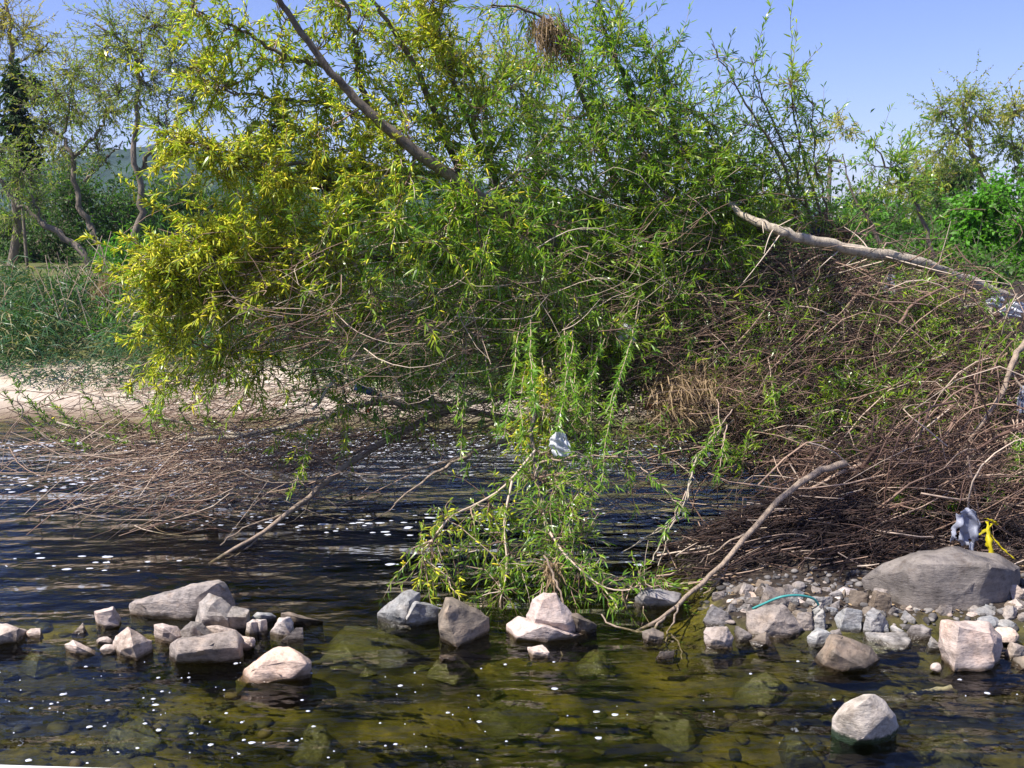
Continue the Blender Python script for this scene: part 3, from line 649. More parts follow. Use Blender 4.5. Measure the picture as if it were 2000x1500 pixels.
# ------------------------------------------------------------------ willow A: the big leaning yellow-green willow
root = gp(1620, 760, .3); 
wA = empty('willow_tree', (4.2, 10.4, .5), 'big leaning willow with yellow catkins, its long grey limb rising to the upper left', 'tree')
trunkA = smoothpath([(4.6, 10.6, .2), (3.4, 10.4, 1.15), P(1350, 590, 10.2), P(1120, 500, 9.4), P(1000, 428, 8.8), P(880, 345, 8.4), P(775, 268, 8.2), P(700, 200, 8.1), P(640, 130, 8.0), P(575, 45, 7.9), P(530, -30, 7.8), P(480, -130, 7.8)], 60, .006)
rA = np.interp(np.linspace(0, 1, 60), [0, .3, .5, .75, 1], [.10, .066, .047, .028, .015])
T = Tubes(); T.add(trunkA, rA, 12, .55, .05); T.build('trunk', MAT['bark'], wA)
LA = [ # limbs of A (px,py,Y), r0, r1
 ([(720, 215, 8.8), (700, 140, 8.7), (690, 60, 8.5), (660, -20, 8.3)], .03, .012),
 ([(905, 365, 9.3), (860, 250, 9.0), (800, 110, 8.7), (745, 30, 8.5), (700, -40, 8.4)], .035, .012),
 ([(1000, 428, 9.6), (960, 330, 9.4), (900, 200, 9.0), (860, 80, 8.8), (840, -20, 8.7)], .035, .01),
 ([(870, 340, 9.2), (700, 330, 8.8), (560, 320, 8.4), (420, 290, 8.1)], .028, .008),
 ([(640, 130, 8.6), (560, 110, 8.4), (470, 60, 8.2), (380, 20, 8.1)], .022, .008),
 ([(775, 268, 9.0), (660, 210, 8.7), (520, 190, 8.4), (410, 170, 8.2)], .022, .008),
 ([(1120, 495, 9.9), (900, 520, 9.2), (700, 500, 8.6), (500, 500, 8.2), (330, 520, 8.0)], .035, .008),
 ([(1120, 495, 9.9), (960, 530, 9.2), (830, 580, 8.8), (740, 650, 8.6), (665, 730, 8.5), (610, 800, 8.4)], .035, .012),
 ([(905, 545, 9.0), (820, 590, 8.8), (700, 630, 8.6), (560, 662, 8.4), (440, 690, 8.3)], .024, .009),
 ([(1350, 590, 10.2), (1220, 640, 9.4), (1120, 690, 8.7), (1060, 760, 8.0), (1040, 870, 7.3), (1060, 1000, 6.8)], .035, .010),
 ([(1350, 590, 10.2), (1270, 480, 9.8), (1200, 340, 9.6), (1140, 200, 9.4), (1100, 90, 9.2), (1040, 20, 9.1), (960, 10, 9.0)], .04, .008),
 ([(1270, 480, 9.8), (1260, 330, 9.6), (1230, 180, 9.4), (1180, 60, 9.3), (1170, -30, 9.2)], .03, .01),
 ([(1280, 500, 9.8), (1320, 380, 9.6), (1310, 240, 9.4), (1280, 120, 9.3)], .025, .007),
 ([(1060, 440, 9.7), (1050, 330, 9.6), (1040, 230, 9.5), (1000, 150, 9.4)], .025, .007),
 ([(1350, 590, 10.2), (1400, 450, 9.8), (1400, 330, 9.6), (1380, 230, 9.4)], .025, .007),
]
nodesA = [trunkA[10:]]
LT = {}
for k, (sp, r0, r1) in enumerate(LA):
    q = limb(sp, 22, .012); T = Tubes(); T.add(q, np.linspace(r0, r1, 22), 8, .5 + .4 * (k in (7, 8)), .04)
    o = T.build('limb', MAT['pale_bark' if k in (7, 8) else 'bark'], wA); nodesA.append(q)
nodesA = np.vstack(nodesA)
up = (0, 0, .5); lf = (-.5, -.1, .05); dn = (-.1, -.1, -.5); ur = (.15, 0, .6)
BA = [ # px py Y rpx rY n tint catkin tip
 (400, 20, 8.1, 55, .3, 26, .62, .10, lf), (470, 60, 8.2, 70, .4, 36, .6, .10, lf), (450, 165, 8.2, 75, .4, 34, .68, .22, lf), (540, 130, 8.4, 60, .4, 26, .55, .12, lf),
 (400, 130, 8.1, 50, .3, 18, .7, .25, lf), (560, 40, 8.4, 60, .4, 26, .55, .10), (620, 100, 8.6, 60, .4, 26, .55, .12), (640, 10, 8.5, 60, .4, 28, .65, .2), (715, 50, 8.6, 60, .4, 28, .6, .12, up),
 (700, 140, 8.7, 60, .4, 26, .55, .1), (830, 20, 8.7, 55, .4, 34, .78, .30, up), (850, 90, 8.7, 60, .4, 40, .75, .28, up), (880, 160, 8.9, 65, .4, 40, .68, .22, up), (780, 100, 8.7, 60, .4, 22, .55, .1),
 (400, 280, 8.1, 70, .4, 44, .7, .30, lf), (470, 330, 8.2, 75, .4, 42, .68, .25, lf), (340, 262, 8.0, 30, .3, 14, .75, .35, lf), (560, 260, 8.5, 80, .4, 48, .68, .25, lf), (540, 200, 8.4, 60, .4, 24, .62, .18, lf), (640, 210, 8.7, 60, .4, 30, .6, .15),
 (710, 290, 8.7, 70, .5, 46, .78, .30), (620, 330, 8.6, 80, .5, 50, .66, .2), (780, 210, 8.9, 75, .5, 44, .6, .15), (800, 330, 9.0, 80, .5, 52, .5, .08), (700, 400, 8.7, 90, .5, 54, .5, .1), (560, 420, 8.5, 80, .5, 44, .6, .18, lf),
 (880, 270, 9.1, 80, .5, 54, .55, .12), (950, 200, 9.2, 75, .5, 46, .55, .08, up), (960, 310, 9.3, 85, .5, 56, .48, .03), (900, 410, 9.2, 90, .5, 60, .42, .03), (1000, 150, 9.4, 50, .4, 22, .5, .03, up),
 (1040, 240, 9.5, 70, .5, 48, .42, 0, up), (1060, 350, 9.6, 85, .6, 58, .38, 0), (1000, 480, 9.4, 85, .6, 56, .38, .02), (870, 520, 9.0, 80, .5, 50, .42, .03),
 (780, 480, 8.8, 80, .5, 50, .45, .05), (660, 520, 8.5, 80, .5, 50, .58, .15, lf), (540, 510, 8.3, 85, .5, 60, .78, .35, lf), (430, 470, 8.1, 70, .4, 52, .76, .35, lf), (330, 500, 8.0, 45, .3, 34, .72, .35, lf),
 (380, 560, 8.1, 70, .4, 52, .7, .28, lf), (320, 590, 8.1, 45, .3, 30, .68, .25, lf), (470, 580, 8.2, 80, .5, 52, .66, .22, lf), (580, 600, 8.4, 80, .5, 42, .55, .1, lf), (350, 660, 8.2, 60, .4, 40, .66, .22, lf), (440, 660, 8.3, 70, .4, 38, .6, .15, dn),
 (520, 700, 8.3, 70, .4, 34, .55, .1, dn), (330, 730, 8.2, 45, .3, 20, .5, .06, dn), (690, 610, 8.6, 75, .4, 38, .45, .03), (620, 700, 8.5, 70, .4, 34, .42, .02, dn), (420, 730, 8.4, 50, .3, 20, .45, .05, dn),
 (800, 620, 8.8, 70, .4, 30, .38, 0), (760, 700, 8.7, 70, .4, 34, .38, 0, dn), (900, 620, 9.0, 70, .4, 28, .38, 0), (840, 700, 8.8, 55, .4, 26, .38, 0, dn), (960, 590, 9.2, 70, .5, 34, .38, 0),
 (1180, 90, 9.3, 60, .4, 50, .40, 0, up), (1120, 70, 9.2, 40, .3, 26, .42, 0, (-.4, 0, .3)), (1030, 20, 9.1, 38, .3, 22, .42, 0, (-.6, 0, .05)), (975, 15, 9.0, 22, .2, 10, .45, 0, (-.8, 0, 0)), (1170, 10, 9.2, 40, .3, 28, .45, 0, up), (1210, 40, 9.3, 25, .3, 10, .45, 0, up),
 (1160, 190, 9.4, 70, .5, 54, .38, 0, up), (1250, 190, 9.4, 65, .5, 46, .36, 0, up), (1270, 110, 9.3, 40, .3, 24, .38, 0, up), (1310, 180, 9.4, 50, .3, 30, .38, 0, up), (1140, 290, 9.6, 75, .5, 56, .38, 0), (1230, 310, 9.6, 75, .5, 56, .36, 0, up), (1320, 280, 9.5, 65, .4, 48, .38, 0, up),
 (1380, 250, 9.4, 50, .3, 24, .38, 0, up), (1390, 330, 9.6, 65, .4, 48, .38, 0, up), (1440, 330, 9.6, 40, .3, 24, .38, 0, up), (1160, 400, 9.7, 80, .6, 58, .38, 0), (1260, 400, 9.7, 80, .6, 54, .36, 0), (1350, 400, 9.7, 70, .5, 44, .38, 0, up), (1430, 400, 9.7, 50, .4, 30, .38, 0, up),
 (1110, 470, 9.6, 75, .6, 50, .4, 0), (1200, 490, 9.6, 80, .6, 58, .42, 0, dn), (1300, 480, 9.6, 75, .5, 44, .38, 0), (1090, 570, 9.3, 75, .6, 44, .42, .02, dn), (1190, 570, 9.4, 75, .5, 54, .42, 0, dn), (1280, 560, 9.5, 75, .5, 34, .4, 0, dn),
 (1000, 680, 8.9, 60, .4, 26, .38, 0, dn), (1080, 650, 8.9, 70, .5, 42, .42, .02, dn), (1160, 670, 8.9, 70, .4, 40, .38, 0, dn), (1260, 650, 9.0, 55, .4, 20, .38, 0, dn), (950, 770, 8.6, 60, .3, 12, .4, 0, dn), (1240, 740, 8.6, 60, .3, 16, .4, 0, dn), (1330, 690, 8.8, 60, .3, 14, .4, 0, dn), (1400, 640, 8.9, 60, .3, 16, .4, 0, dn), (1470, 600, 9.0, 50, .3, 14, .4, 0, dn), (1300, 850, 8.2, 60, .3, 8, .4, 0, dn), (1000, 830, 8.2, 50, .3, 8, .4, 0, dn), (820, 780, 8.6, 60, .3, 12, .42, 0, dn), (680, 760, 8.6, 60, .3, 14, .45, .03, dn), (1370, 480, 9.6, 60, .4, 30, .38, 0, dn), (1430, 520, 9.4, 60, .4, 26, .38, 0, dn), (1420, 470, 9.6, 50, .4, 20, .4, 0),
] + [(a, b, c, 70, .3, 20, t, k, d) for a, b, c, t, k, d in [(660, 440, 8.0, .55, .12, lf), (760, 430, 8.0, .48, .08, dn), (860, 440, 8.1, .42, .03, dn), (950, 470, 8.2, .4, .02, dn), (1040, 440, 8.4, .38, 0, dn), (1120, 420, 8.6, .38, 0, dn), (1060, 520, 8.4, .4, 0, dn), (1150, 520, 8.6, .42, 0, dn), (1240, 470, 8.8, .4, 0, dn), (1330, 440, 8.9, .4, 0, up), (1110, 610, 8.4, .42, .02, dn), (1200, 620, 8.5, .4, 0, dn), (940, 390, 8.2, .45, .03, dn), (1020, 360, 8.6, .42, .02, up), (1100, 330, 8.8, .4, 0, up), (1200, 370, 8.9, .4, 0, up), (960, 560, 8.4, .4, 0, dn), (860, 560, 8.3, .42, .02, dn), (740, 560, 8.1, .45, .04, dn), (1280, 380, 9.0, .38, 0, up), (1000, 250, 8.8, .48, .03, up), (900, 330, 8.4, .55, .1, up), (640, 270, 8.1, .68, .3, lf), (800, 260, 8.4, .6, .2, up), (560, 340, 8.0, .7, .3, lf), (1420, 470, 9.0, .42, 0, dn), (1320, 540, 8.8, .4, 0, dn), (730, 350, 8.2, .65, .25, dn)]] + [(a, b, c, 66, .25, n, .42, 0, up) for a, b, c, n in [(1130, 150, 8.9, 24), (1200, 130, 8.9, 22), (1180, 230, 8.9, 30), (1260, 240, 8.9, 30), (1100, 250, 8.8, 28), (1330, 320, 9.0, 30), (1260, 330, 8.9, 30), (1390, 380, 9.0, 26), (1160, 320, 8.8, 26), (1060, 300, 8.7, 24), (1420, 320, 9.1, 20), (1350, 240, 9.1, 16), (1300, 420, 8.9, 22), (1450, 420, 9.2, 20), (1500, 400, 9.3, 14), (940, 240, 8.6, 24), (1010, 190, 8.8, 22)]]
BAF = [
 (1055, 730, 8.1, 38, .3, 26, .78, .25, dn), (1060, 800, 7.8, 40, .3, 22, .62, .15, dn), (1130, 750, 8.2, 55, .3, 30, .38, 0, dn), (1160, 810, 8.0, 60, .3, 22, .36, 0, dn), (1040, 860, 7.4, 40, .3, 14, .5, .08, dn),
 (1090, 930, 7.0, 45, .3, 34, .36, 0, dn), (1060, 990, 6.8, 45, .3, 34, .36, 0, dn), (1130, 980, 6.8, 45, .3, 32, .36, 0, dn), (1160, 900, 7.0, 45, .3, 18, .36, 0, dn), (1230, 870, 7.3, 60, .3, 14, .36, 0, dn), (990, 1000, 6.8, 35, .25, 16, .42, .02, dn),
 (1090, 1050, 6.6, 45, .25, 26, .36, 0, dn), (1010, 1080, 6.6, 35, .25, 18, .38, 0, dn), (980, 1150, 6.4, 30, .2, 18, .38, 0, dn), (1150, 1100, 6.5, 50, .25, 26, .36, 0, dn), (1180, 1150, 6.35, 38, .25, 16, .36, 0, (.3, 0, -.3)), (1240, 1130, 6.35, 38, .25, 15, .36, 0, (.4, 0, -.2)), (1290, 1140, 6.35, 30, .2, 9, .36, 0, (.6, 0, 0)),
 (1220, 1180, 6.25, 30, .2, 6, .36, 0, (.2, 0, -.4)), (1090, 1140, 6.5, 40, .2, 18, .36, 0, dn), (960, 985, 6.9, 30, .2, 14, .5, .04, dn),
]
nodes_front = limb([(1060, 1000, 6.8), (1080, 1050, 6.6), (1130, 1110, 6.4), (1190, 1150, 6.3), (1260, 1150, 6.25)], 20)
nf2 = limb([(1045, 880, 7.2), (985, 950, 6.95), (930, 985, 6.8), (880, 1010, 6.6), (840, 1060, 6.5), (825, 1085, 6.45), (880, 1130, 6.4)], 20)
nf3 = limb([(1000, 940, 6.95), (985, 1020, 6.7), (990, 1110, 6.5), (975, 1180, 6.35)], 16)
T = Tubes()
for q in (nodes_front, nf2, nf3): T.add(q, np.linspace(.010, .004, len(q)), 5, .9)
T.build('hanging_branch', MAT['twig'], wA)
nodesA = np.vstack([nodesA, nodes_front, nf2, nf3])
BA2 = [(875, 1005, 6.6, 26, .15, 12, .6, .05, dn), (925, 1000, 6.7, 26, .15, 10, .5, .05, dn), (845, 1050, 6.5, 24, .12, 10, .5, .06, dn), (825, 1095, 6.45, 20, .12, 8, .55, .08, dn), (870, 1125, 6.4, 18, .1, 7, .6, .1, (.4, 0, -.3)), (850, 1080, 6.45, 20, .1, 8, .4, .02, dn),
       (985, 1040, 6.7, 26, .15, 12, .36, 0, dn), (980, 1120, 6.5, 26, .15, 12, .38, 0, dn)]
T = Tubes(); L = Leaves(); K = Spindles()
grow(T, L, K, nodesA, BA)
over = smoothpath([(1.8, 9.4, 4.8), (.9, 8.0, 5.3), (.1, 6.8, 5.4), (-.6, 5.3, 5.3)], 24, .01)  # unseen limb, added overhead to cast dappled shade on the right bank
T.add(over, np.linspace(.05, .01, 24), 6, .6)
def W2(x, y, z): return 1000 + x / y * F, 450 - (z - H) / y * F, y
nodesA = np.vstack([nodesA, over])
grow(T, L, K, over, [(*W2(x, y, z), 80, .4, 16, .4, 0) for x, y, z in [(-1.5, 5.2, 5.3), (-1.0, 5.0, 5.4), (-.5, 5.0, 5.3), (0, 5.1, 5.3), (.5, 5.3, 5.3), (-1.2, 5.7, 5.4), (-.7, 5.6, 5.4), (-.2, 5.6, 5.4), (.3, 5.8, 5.4), (.8, 5.8, 5.3), (-.4, 6.2, 5.5), (.2, 6.3, 5.5)]])
BAF += [(1110, 800, 7.7, 60, .2, 26, .4, 0, dn), (1090, 870, 7.3, 50, .2, 26, .4, 0, dn), (1130, 700, 8.2, 60, .3, 22, .4, 0, dn), (1040, 920, 7.0, 45, .2, 18, .4, 0, dn), (1150, 1030, 6.7, 50, .2, 22, .4, 0, dn), (1070, 1100, 6.5, 50, .2, 20, .4, 0, dn), (940, 1060, 6.6, 36, .15, 12, .42, 0, dn)]
DENS[0] = 1.0
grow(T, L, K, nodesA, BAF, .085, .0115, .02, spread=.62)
grow(T, L, K, np.vstack([nf2, nf3]), BA2, .075, .010, .016)
# thin hanging strands
def strand(x0, y0, Y0, x1, y1, Y1, tnt, ck=0.0, leaf=.085, lw=.012, bow=(0, 0, 0), TT=None, LL=None, KK=None, sp=.013):
    TT = TT or T; LL = LL or L; KK = KK or K
    q = bez(P(x0, y0, Y0), P(x1, y1, Y1), np.array(bow), 14, .006); TT.add(q, np.linspace(.006, .002, 14), 4, .8)
    tot = np.linalg.norm(np.diff(q, axis=0), axis=1).sum(); nl = int(tot / sp); u = G.uniform(.25, 1, nl) * 12.99; i = u.astype(int); f = (u - i)[:, None]
    pos = q[i] * (1 - f) + q[i + 1] * f; tan = nrm(q[i + 1] - q[i])
    LL.add(pos, nrm(tan * .7 + G.normal(size=(nl, 3)) * .5), leaf * G.uniform(.6, 1.1, nl), lw * G.uniform(.8, 1.2, nl), np.clip(tnt + G.normal(size=nl) * .12, 0, 1), .15)
    nk = int(nl * ck)
    if nk: KK.add(pos[:nk], nrm(G.normal(size=(nk, 3))), .05, .012, G.uniform(.3, 1, nk), .2)
for a in [(912, 640, 8.6, 900, 900, 7.8, .38), (906, 650, 8.6, 890, 820, 7.9, .38), (940, 660, 8.6, 975, 850, 7.9, .38), (640, 800, 8.4, 560, 900, 8.0, .62, .2), (620, 850, 8.3, 565, 965, 7.8, .55, .15), (580, 830, 8.4, 520, 880, 8.2, .6, .2),
          (600, 860, 8.2, 590, 930, 7.9, .55, .1), (1060, 700, 8.2, 1075, 850, 7.6, .75, .3), (1075, 720, 8.2, 1100, 820, 7.7, .5, .1), (1420, 830, 7.8, 1400, 940, 7.3, .45), (1430, 800, 8, 1350, 905, 7.4, .42), (1410, 830, 7.9, 1345, 930, 7.3, .42),
          (1400, 780, 8.2, 1420, 900, 7.6, .45), (1500, 700, 8.6, 1520, 820, 8.0, .45), (1560, 740, 8.4, 1500, 780, 8, .4), (1240, 900, 7.4, 1340, 1000, 7.0, .35), (1340, 960, 7.2, 1290, 1060, 6.9, .4), (710, 700, 8.5, 700, 780, 8.3, .4)]:
    strand(*a)
for k in range(13):
    x0 = R.uniform(980, 1260); x1 = 1090 + (x0 - 1110) * .7 + R.uniform(-50, 50); strand(x0, R.uniform(520, 640), R.uniform(8.7, 9.1), x1, R.uniform(780, 1010), R.uniform(6.7, 7.6), R.uniform(.28, .44), 0, .09, .012, (R.uniform(-.2, .2), -.1, -.1), sp=.013)
print('willow A leaves', L.count())
T.build('twigs', MAT['twig'], wA); L.build('foliage', MAT['willow_leaf'], wA); K.build('catkins', MAT['catkin'], wA)
DENS[0] = 1.35; AIRY[0] = 1

# ------------------------------------------------------------------ willow B: fallen log on the right with upright shoots
wB = empty('willow_tree', (5.6, 10.9, 1.6), 'fallen willow with a pale bare log and upright leafy shoots right of the leaning willow', 'tree')
tb = smoothpath([(6.0, 11.2, 1.55), P(1960, 580, 10.5), P(1890, 550, 10.0), P(1790, 512, 9.5), P(1690, 492, 9.2), P(1600, 472, 9.0), P(1520, 452, 8.9), P(1460, 425, 9.0), P(1400, 380, 9.2)], 44, .006)
T = Tubes(); T.add(tb, np.interp(np.linspace(0, 1, 44), [0, .5, .8, 1], [.075, .054, .042, .020]), 12, .6, .05); T.build('trunk', MAT['pale_bark'], wB)
nodesB = [tb]
for sp, r0, r1 in [([(1560, 462, 9.7), (1530, 330, 9.5), (1450, 190, 9.3), (1390, 85, 9.2)], .018, .004), ([(1600, 472, 9.8), (1560, 350, 9.6), (1500, 220, 9.4), (1465, 110, 9.3)], .016, .004), ([(1620, 475, 9.8), (1590, 380, 9.7), (1560, 270, 9.6), (1540, 150, 9.5)], .018, .005),
                  ([(1620, 475, 9.8), (1610, 380, 9.7), (1590, 300, 9.6), (1585, 190, 9.6)], .014, .004), ([(1520, 452, 9.6), (1450, 380, 9.5), (1400, 270, 9.4), (1390, 200, 9.4)], .016, .004), ([(1610, 430, 9.8), (1570, 400, 9.7), (1520, 300, 9.6), (1480, 240, 9.5)], .014, .004),
                  ([(1500, 446, 9.6), (1380, 470, 9.2), (1240, 470, 9.0), (1130, 450, 8.9)], .022, .007), ([(1520, 455, 9.6), (1400, 500, 9.2), (1330, 560, 9.0)], .018, .006)]:
    q = limb(sp, 20, .01); T = Tubes(); T.add(q, np.linspace(r0, r1, 20), 6, .5, .03); T.build('shoot', MAT['bark'], wB); nodesB.append(q)
nodesB = np.vstack(nodesB); T = Tubes(); L = Leaves()
for k in range(26):    # short broken side twigs along the bare log
    p = tb[G.integers(6, 36)]; T.add(bez(p, p + G.normal(size=3) * np.array((.3, .2, .2)) + np.array((-.1, -.15, -.1)), G.normal(size=3) * .05, 6), np.linspace(.008, .003, 6), 4, 1.0)
BB = [(1400, 110, 9.2, 24, .12, 5, .32, 0, up), (1425, 170, 9.25, 28, .15, 5, .32, 0, up), (1465, 130, 9.3, 18, .1, 3, .32, 0, up), (1480, 200, 9.35, 26, .12, 5, .32, 0, up), (1545, 165, 9.5, 28, .15, 20, .5, 0, up), (1550, 220, 9.5, 30, .15, 14, .42, 0, up), (1585, 210, 9.6, 18, .1, 3, .3, 0, up),
      (1600, 250, 9.6, 28, .15, 8, .32, 0, up), (1560, 290, 9.55, 40, .2, 20, .42, 0, up), (1500, 280, 9.5, 40, .2, 16, .38, 0, up), (1460, 260, 9.4, 40, .2, 18, .36, 0, up), (1510, 350, 9.55, 50, .3, 26, .38, 0, up), (1590, 340, 9.6, 35, .2, 14, .36, 0, up), (1465, 360, 9.5, 50, .3, 30, .38, 0, up),
      (1540, 410, 9.6, 55, .3, 30, .42, 0), (1610, 420, 9.7, 35, .2, 16, .4, 0), (1470, 440, 9.5, 55, .3, 32, .42, 0), (1560, 420, 9.6, 36, .2, 16, .45, 0), (1390, 420, 9.4, 60, .3, 32, .42, 0), (1380, 520, 9.2, 60, .4, 26, .42, 0, dn), (1450, 530, 9.3, 50, .3, 20, .42, 0, dn), (1470, 580, 9.2, 40, .3, 12, .4, 0, dn), (1650, 530, 9.7, 40, .2, 10, .38, 0),
      (1750, 530, 9.9, 36, .2, 12, .42, 0, up), (1800, 540, 9.9, 40, .2, 14, .42, 0, up), (1700, 555, 9.8, 36, .2, 8, .42, 0), (1300, 560, 9.0, 55, .3, 18, .4, 0, dn), (1390, 600, 9.1, 55, .3, 16, .36, 0, dn)]
grow(T, L, None, nodesB, BB, .10, .015, .02)
T.build('twigs', MAT['twig'], wB); L.build('foliage', MAT['willow_leaf'], wB)

# young saplings at the right
for (spec, blobs, lb) in [
    ([(1825, 505, 12), (1800, 420, 12), (1770, 360, 12), (1730, 320, 12), (1700, 265, 12)], [(1705, 290, 12, 22, .15, 7, .34, 0, up), (1740, 330, 12, 30, .2, 12, .36, 0, up), (1770, 300, 12, 30, .2, 10, .34, 0, up), (1725, 375, 12, 34, .2, 12, .42, 0, up), (1780, 370, 12, 34, .2, 14, .45, 0, up), (1690, 330, 12, 24, .2, 6, .36, 0, up), (1790, 420, 12, 30, .2, 7, .4, 0, up)], 'slim young sapling leaning left against the sky at the right'),
    ([(1720, 475, 13), (1690, 420, 13), (1665, 380, 13), (1645, 300, 13)], [(1650, 330, 13, 16, .1, 3, .3, 0, up), (1670, 390, 13, 26, .2, 6, .36, 0, up), (1690, 430, 13, 30, .2, 8, .4, 0, up)], 'thin sparse sapling between the utility pole and the leaning sapling')]:
    q = limb(spec, 20, .01); e = empty('sapling', q[0], lb, 'sapling', 'saplings at the right'); T = Tubes(); T.add(q, np.linspace(.028, .006, 20), 6, .2, .03); T.build('trunk', MAT['far_bark'], e)
    T = Tubes(); L = Leaves(); grow(T, L, None, q[6:], blobs, .11, .018); T.build('twigs', MAT['far_bark'], e); L.build('foliage', MAT['willow_leaf'], e)

# ------------------------------------------------------------------ low branch over the water on the left, drift twigs
wC = empty('low_branch', P(1120, 850, 9.6), 'long pale low branch reaching left over the water with leafy upright shoots', 'branch')
lowp = [([(1120, 850, 9.8), (900, 800, 9.6), (760, 785, 9.4), (620, 818, 9.0), (480, 850, 8.8), (350, 858, 8.7), (240, 862, 8.6), (110, 825, 8.5)], .035, .012),
        ([(480, 850, 8.8), (330, 820, 8.7), (220, 790, 8.6), (120, 745, 8.5)], .014, .005), ([(900, 800, 9.6), (800, 770, 9.4), (690, 790, 9.2), (600, 760, 9.1), (500, 790, 9.0)], .026, .007), ([(320, 860, 8.7), (180, 890, 8.5), (60, 830, 8.4), (30, 760, 8.3)], .010, .004)]
T = Tubes(); nl_ = []
for sp, r0, r1 in lowp:
    q = limb(sp, 26, .01); T.add(q, np.linspace(r0, r1, 26), 8, .9, .04); nl_.append(q)
T.build('limb', MAT['pale_bark'], wC); T = Tubes(); L = Leaves(); K = Spindles()
for (x, y, x2, y2) in [(120, 850, 25, 740), (160, 860, 60, 780), (200, 850, 100, 790), (230, 855, 160, 755), (180, 860, 165, 800), (300, 850, 205, 790), (260, 860, 230, 800), (360, 850, 250, 760), (340, 850, 310, 790), (400, 850, 350, 800), (460, 845, 345, 775), (100, 840, 40, 800), (140, 860, 90, 850), (280, 870, 210, 850),
                        (390, 850, 300, 800), (240, 860, 130, 820), (200, 870, 130, 860), (330, 860, 290, 830), (150, 830, 110, 790), (60, 830, 10, 760), (90, 850, 60, 830), (430, 850, 400, 790), (560, 800, 480, 820), (600, 790, 520, 800), (700, 800, 640, 760), (520, 860, 440, 880), (620, 850, 540, 840)]:
    d0 = R.uniform(8.3, 8.9); strand(x, y, d0, x2, y2, d0 - .1, .38 if x < 450 else .55, .02, .07, .012, (-.03, 0, -.06), T, L, K, .008)
T.build('twigs', MAT['twig'], wC); L.build('foliage', MAT['willow_leaf'], wC)
if K.a: K.build('catkins', MAT['catkin'], wC)

def tangle(T, region, n, dirs, ln=(.4, 1.2), r=(.002, .006), tn=(.1, .9), bow=.18):
    """dead twigs: region = list of (px,py,Y,rpx,rY,weight); dirs = mean direction and spread"""
    w = np.array([b[5] for b in region], float); w /= w.sum(); d0 = np.array(dirs[0], float); sd = dirs[1]
    for k in range(n):
        b = region[G.choice(len(region), p=w)]; c = P(b[0], b[1], b[2]); rr = b[3] * b[2] / F
        p = c + G.normal(size=3) * np.array((rr, b[4], rr * .8)) * .55
        d = nrm(d0 * (1 if G.random() < .6 else -1) + G.normal(size=3) * sd); l_ = G.uniform(*ln)
        q = bez(p - d * l_ / 2, p + d * l_ / 2, G.normal(size=3) * bow * l_, 7, .008 * l_)
        q[:, 2] = np.maximum(q[:, 2], -.05)
        r0 = G.uniform(*r) ** 1.0; T.add(q, np.linspace(r0, r0 * .4, 7), 3 if r0 < .004 else 4, G.uniform(*tn))
T = Tubes()
tangle(T, [(150, 870, 8.6, 130, .4, 1.3), (300, 850, 8.8, 150, .5, 2), (450, 850, 9.2, 150, .5, 3), (600, 870, 9.2, 120, .5, 2.5), (750, 820, 9.6, 120, .5, 2), (280, 925, 8.3, 120, .3, 1.3), (420, 940, 8.4, 120, .3, 1.6), (350, 980, 7.9, 80, .2, .5), (600, 930, 8.6, 90, .3, .8), (400, 800, 9.6, 120, .5, 1.2)], 1150, ((-1, -.1, -.14), .34), (.5, 1.5), (.0018, .0052), (.1, .95), .2)
props(recentre(T.build('twig_tangle', MAT['twig'])), 'tangle of bare reddish flood twigs spread over the water on the left', 'twigs', None, 'stuff')
T = Tubes()
PR = [(1450, 620, 9.6, 90, .6, 2), (1600, 620, 9.7, 110, .6, 3), (1750, 620, 9.7, 110, .6, 2.5), (1880, 660, 9.4, 90, .6, 2), (1500, 700, 9.2, 90, .5, 2), (1630, 720, 9.2, 110, .5, 3), (1780, 740, 9.0, 110, .5, 3), (1920, 780, 8.6, 90, .5, 2.5), (1500, 860, 8.8, 100, .5, 2), (1650, 880, 8.6, 110, .5, 2.5),
      (1800, 880, 8.2, 110, .4, 2.5), (1940, 900, 7.8, 90, .4, 2.2), (1850, 960, 7.6, 110, .3, 2), (1700, 960, 8.0, 100, .3, 1.5), (1400, 880, 8.6, 90, .4, 1), (1560, 540, 9.8, 90, .5, 1.5), (1700, 560, 9.9, 90, .5, 1.2), (1980, 980, 7.4, 70, .3, 1.5), (1500, 500, 9.8, 90, .4, 1)]
PR = [(a, b, c, d, e * 1.5, f) for a, b, c, d, e, f in PR] + [(1600, 965, 7.5, 70, .2, 1), (1720, 975, 7.4, 80, .2, 1.5), (1840, 975, 7.2, 80, .2, 1.5), (1950, 960, 7.1, 60, .2, 1), (1750, 930, 7.7, 100, .3, 1.5)]
tangle(T, PR, 9000, ((1, 0, .22), .42), (.2, .95), (.0016, .005), (-.4, .65), .35)
tangle(T, PR, 520, ((1, 0, .3), .6), (.5, 1.4), (.004, .010), (.15, .95), .45)
tangle(T, PR, 60, ((1, 0, .3), .5), (.5, 1.1), (.012, .024), (.2, .8), .12)
props(recentre(T.build('brush_pile', MAT['twig'])), 'huge heap of brown dead twigs piled against the right bank', 'brush pile', None, 'stuff')
T = Tubes()
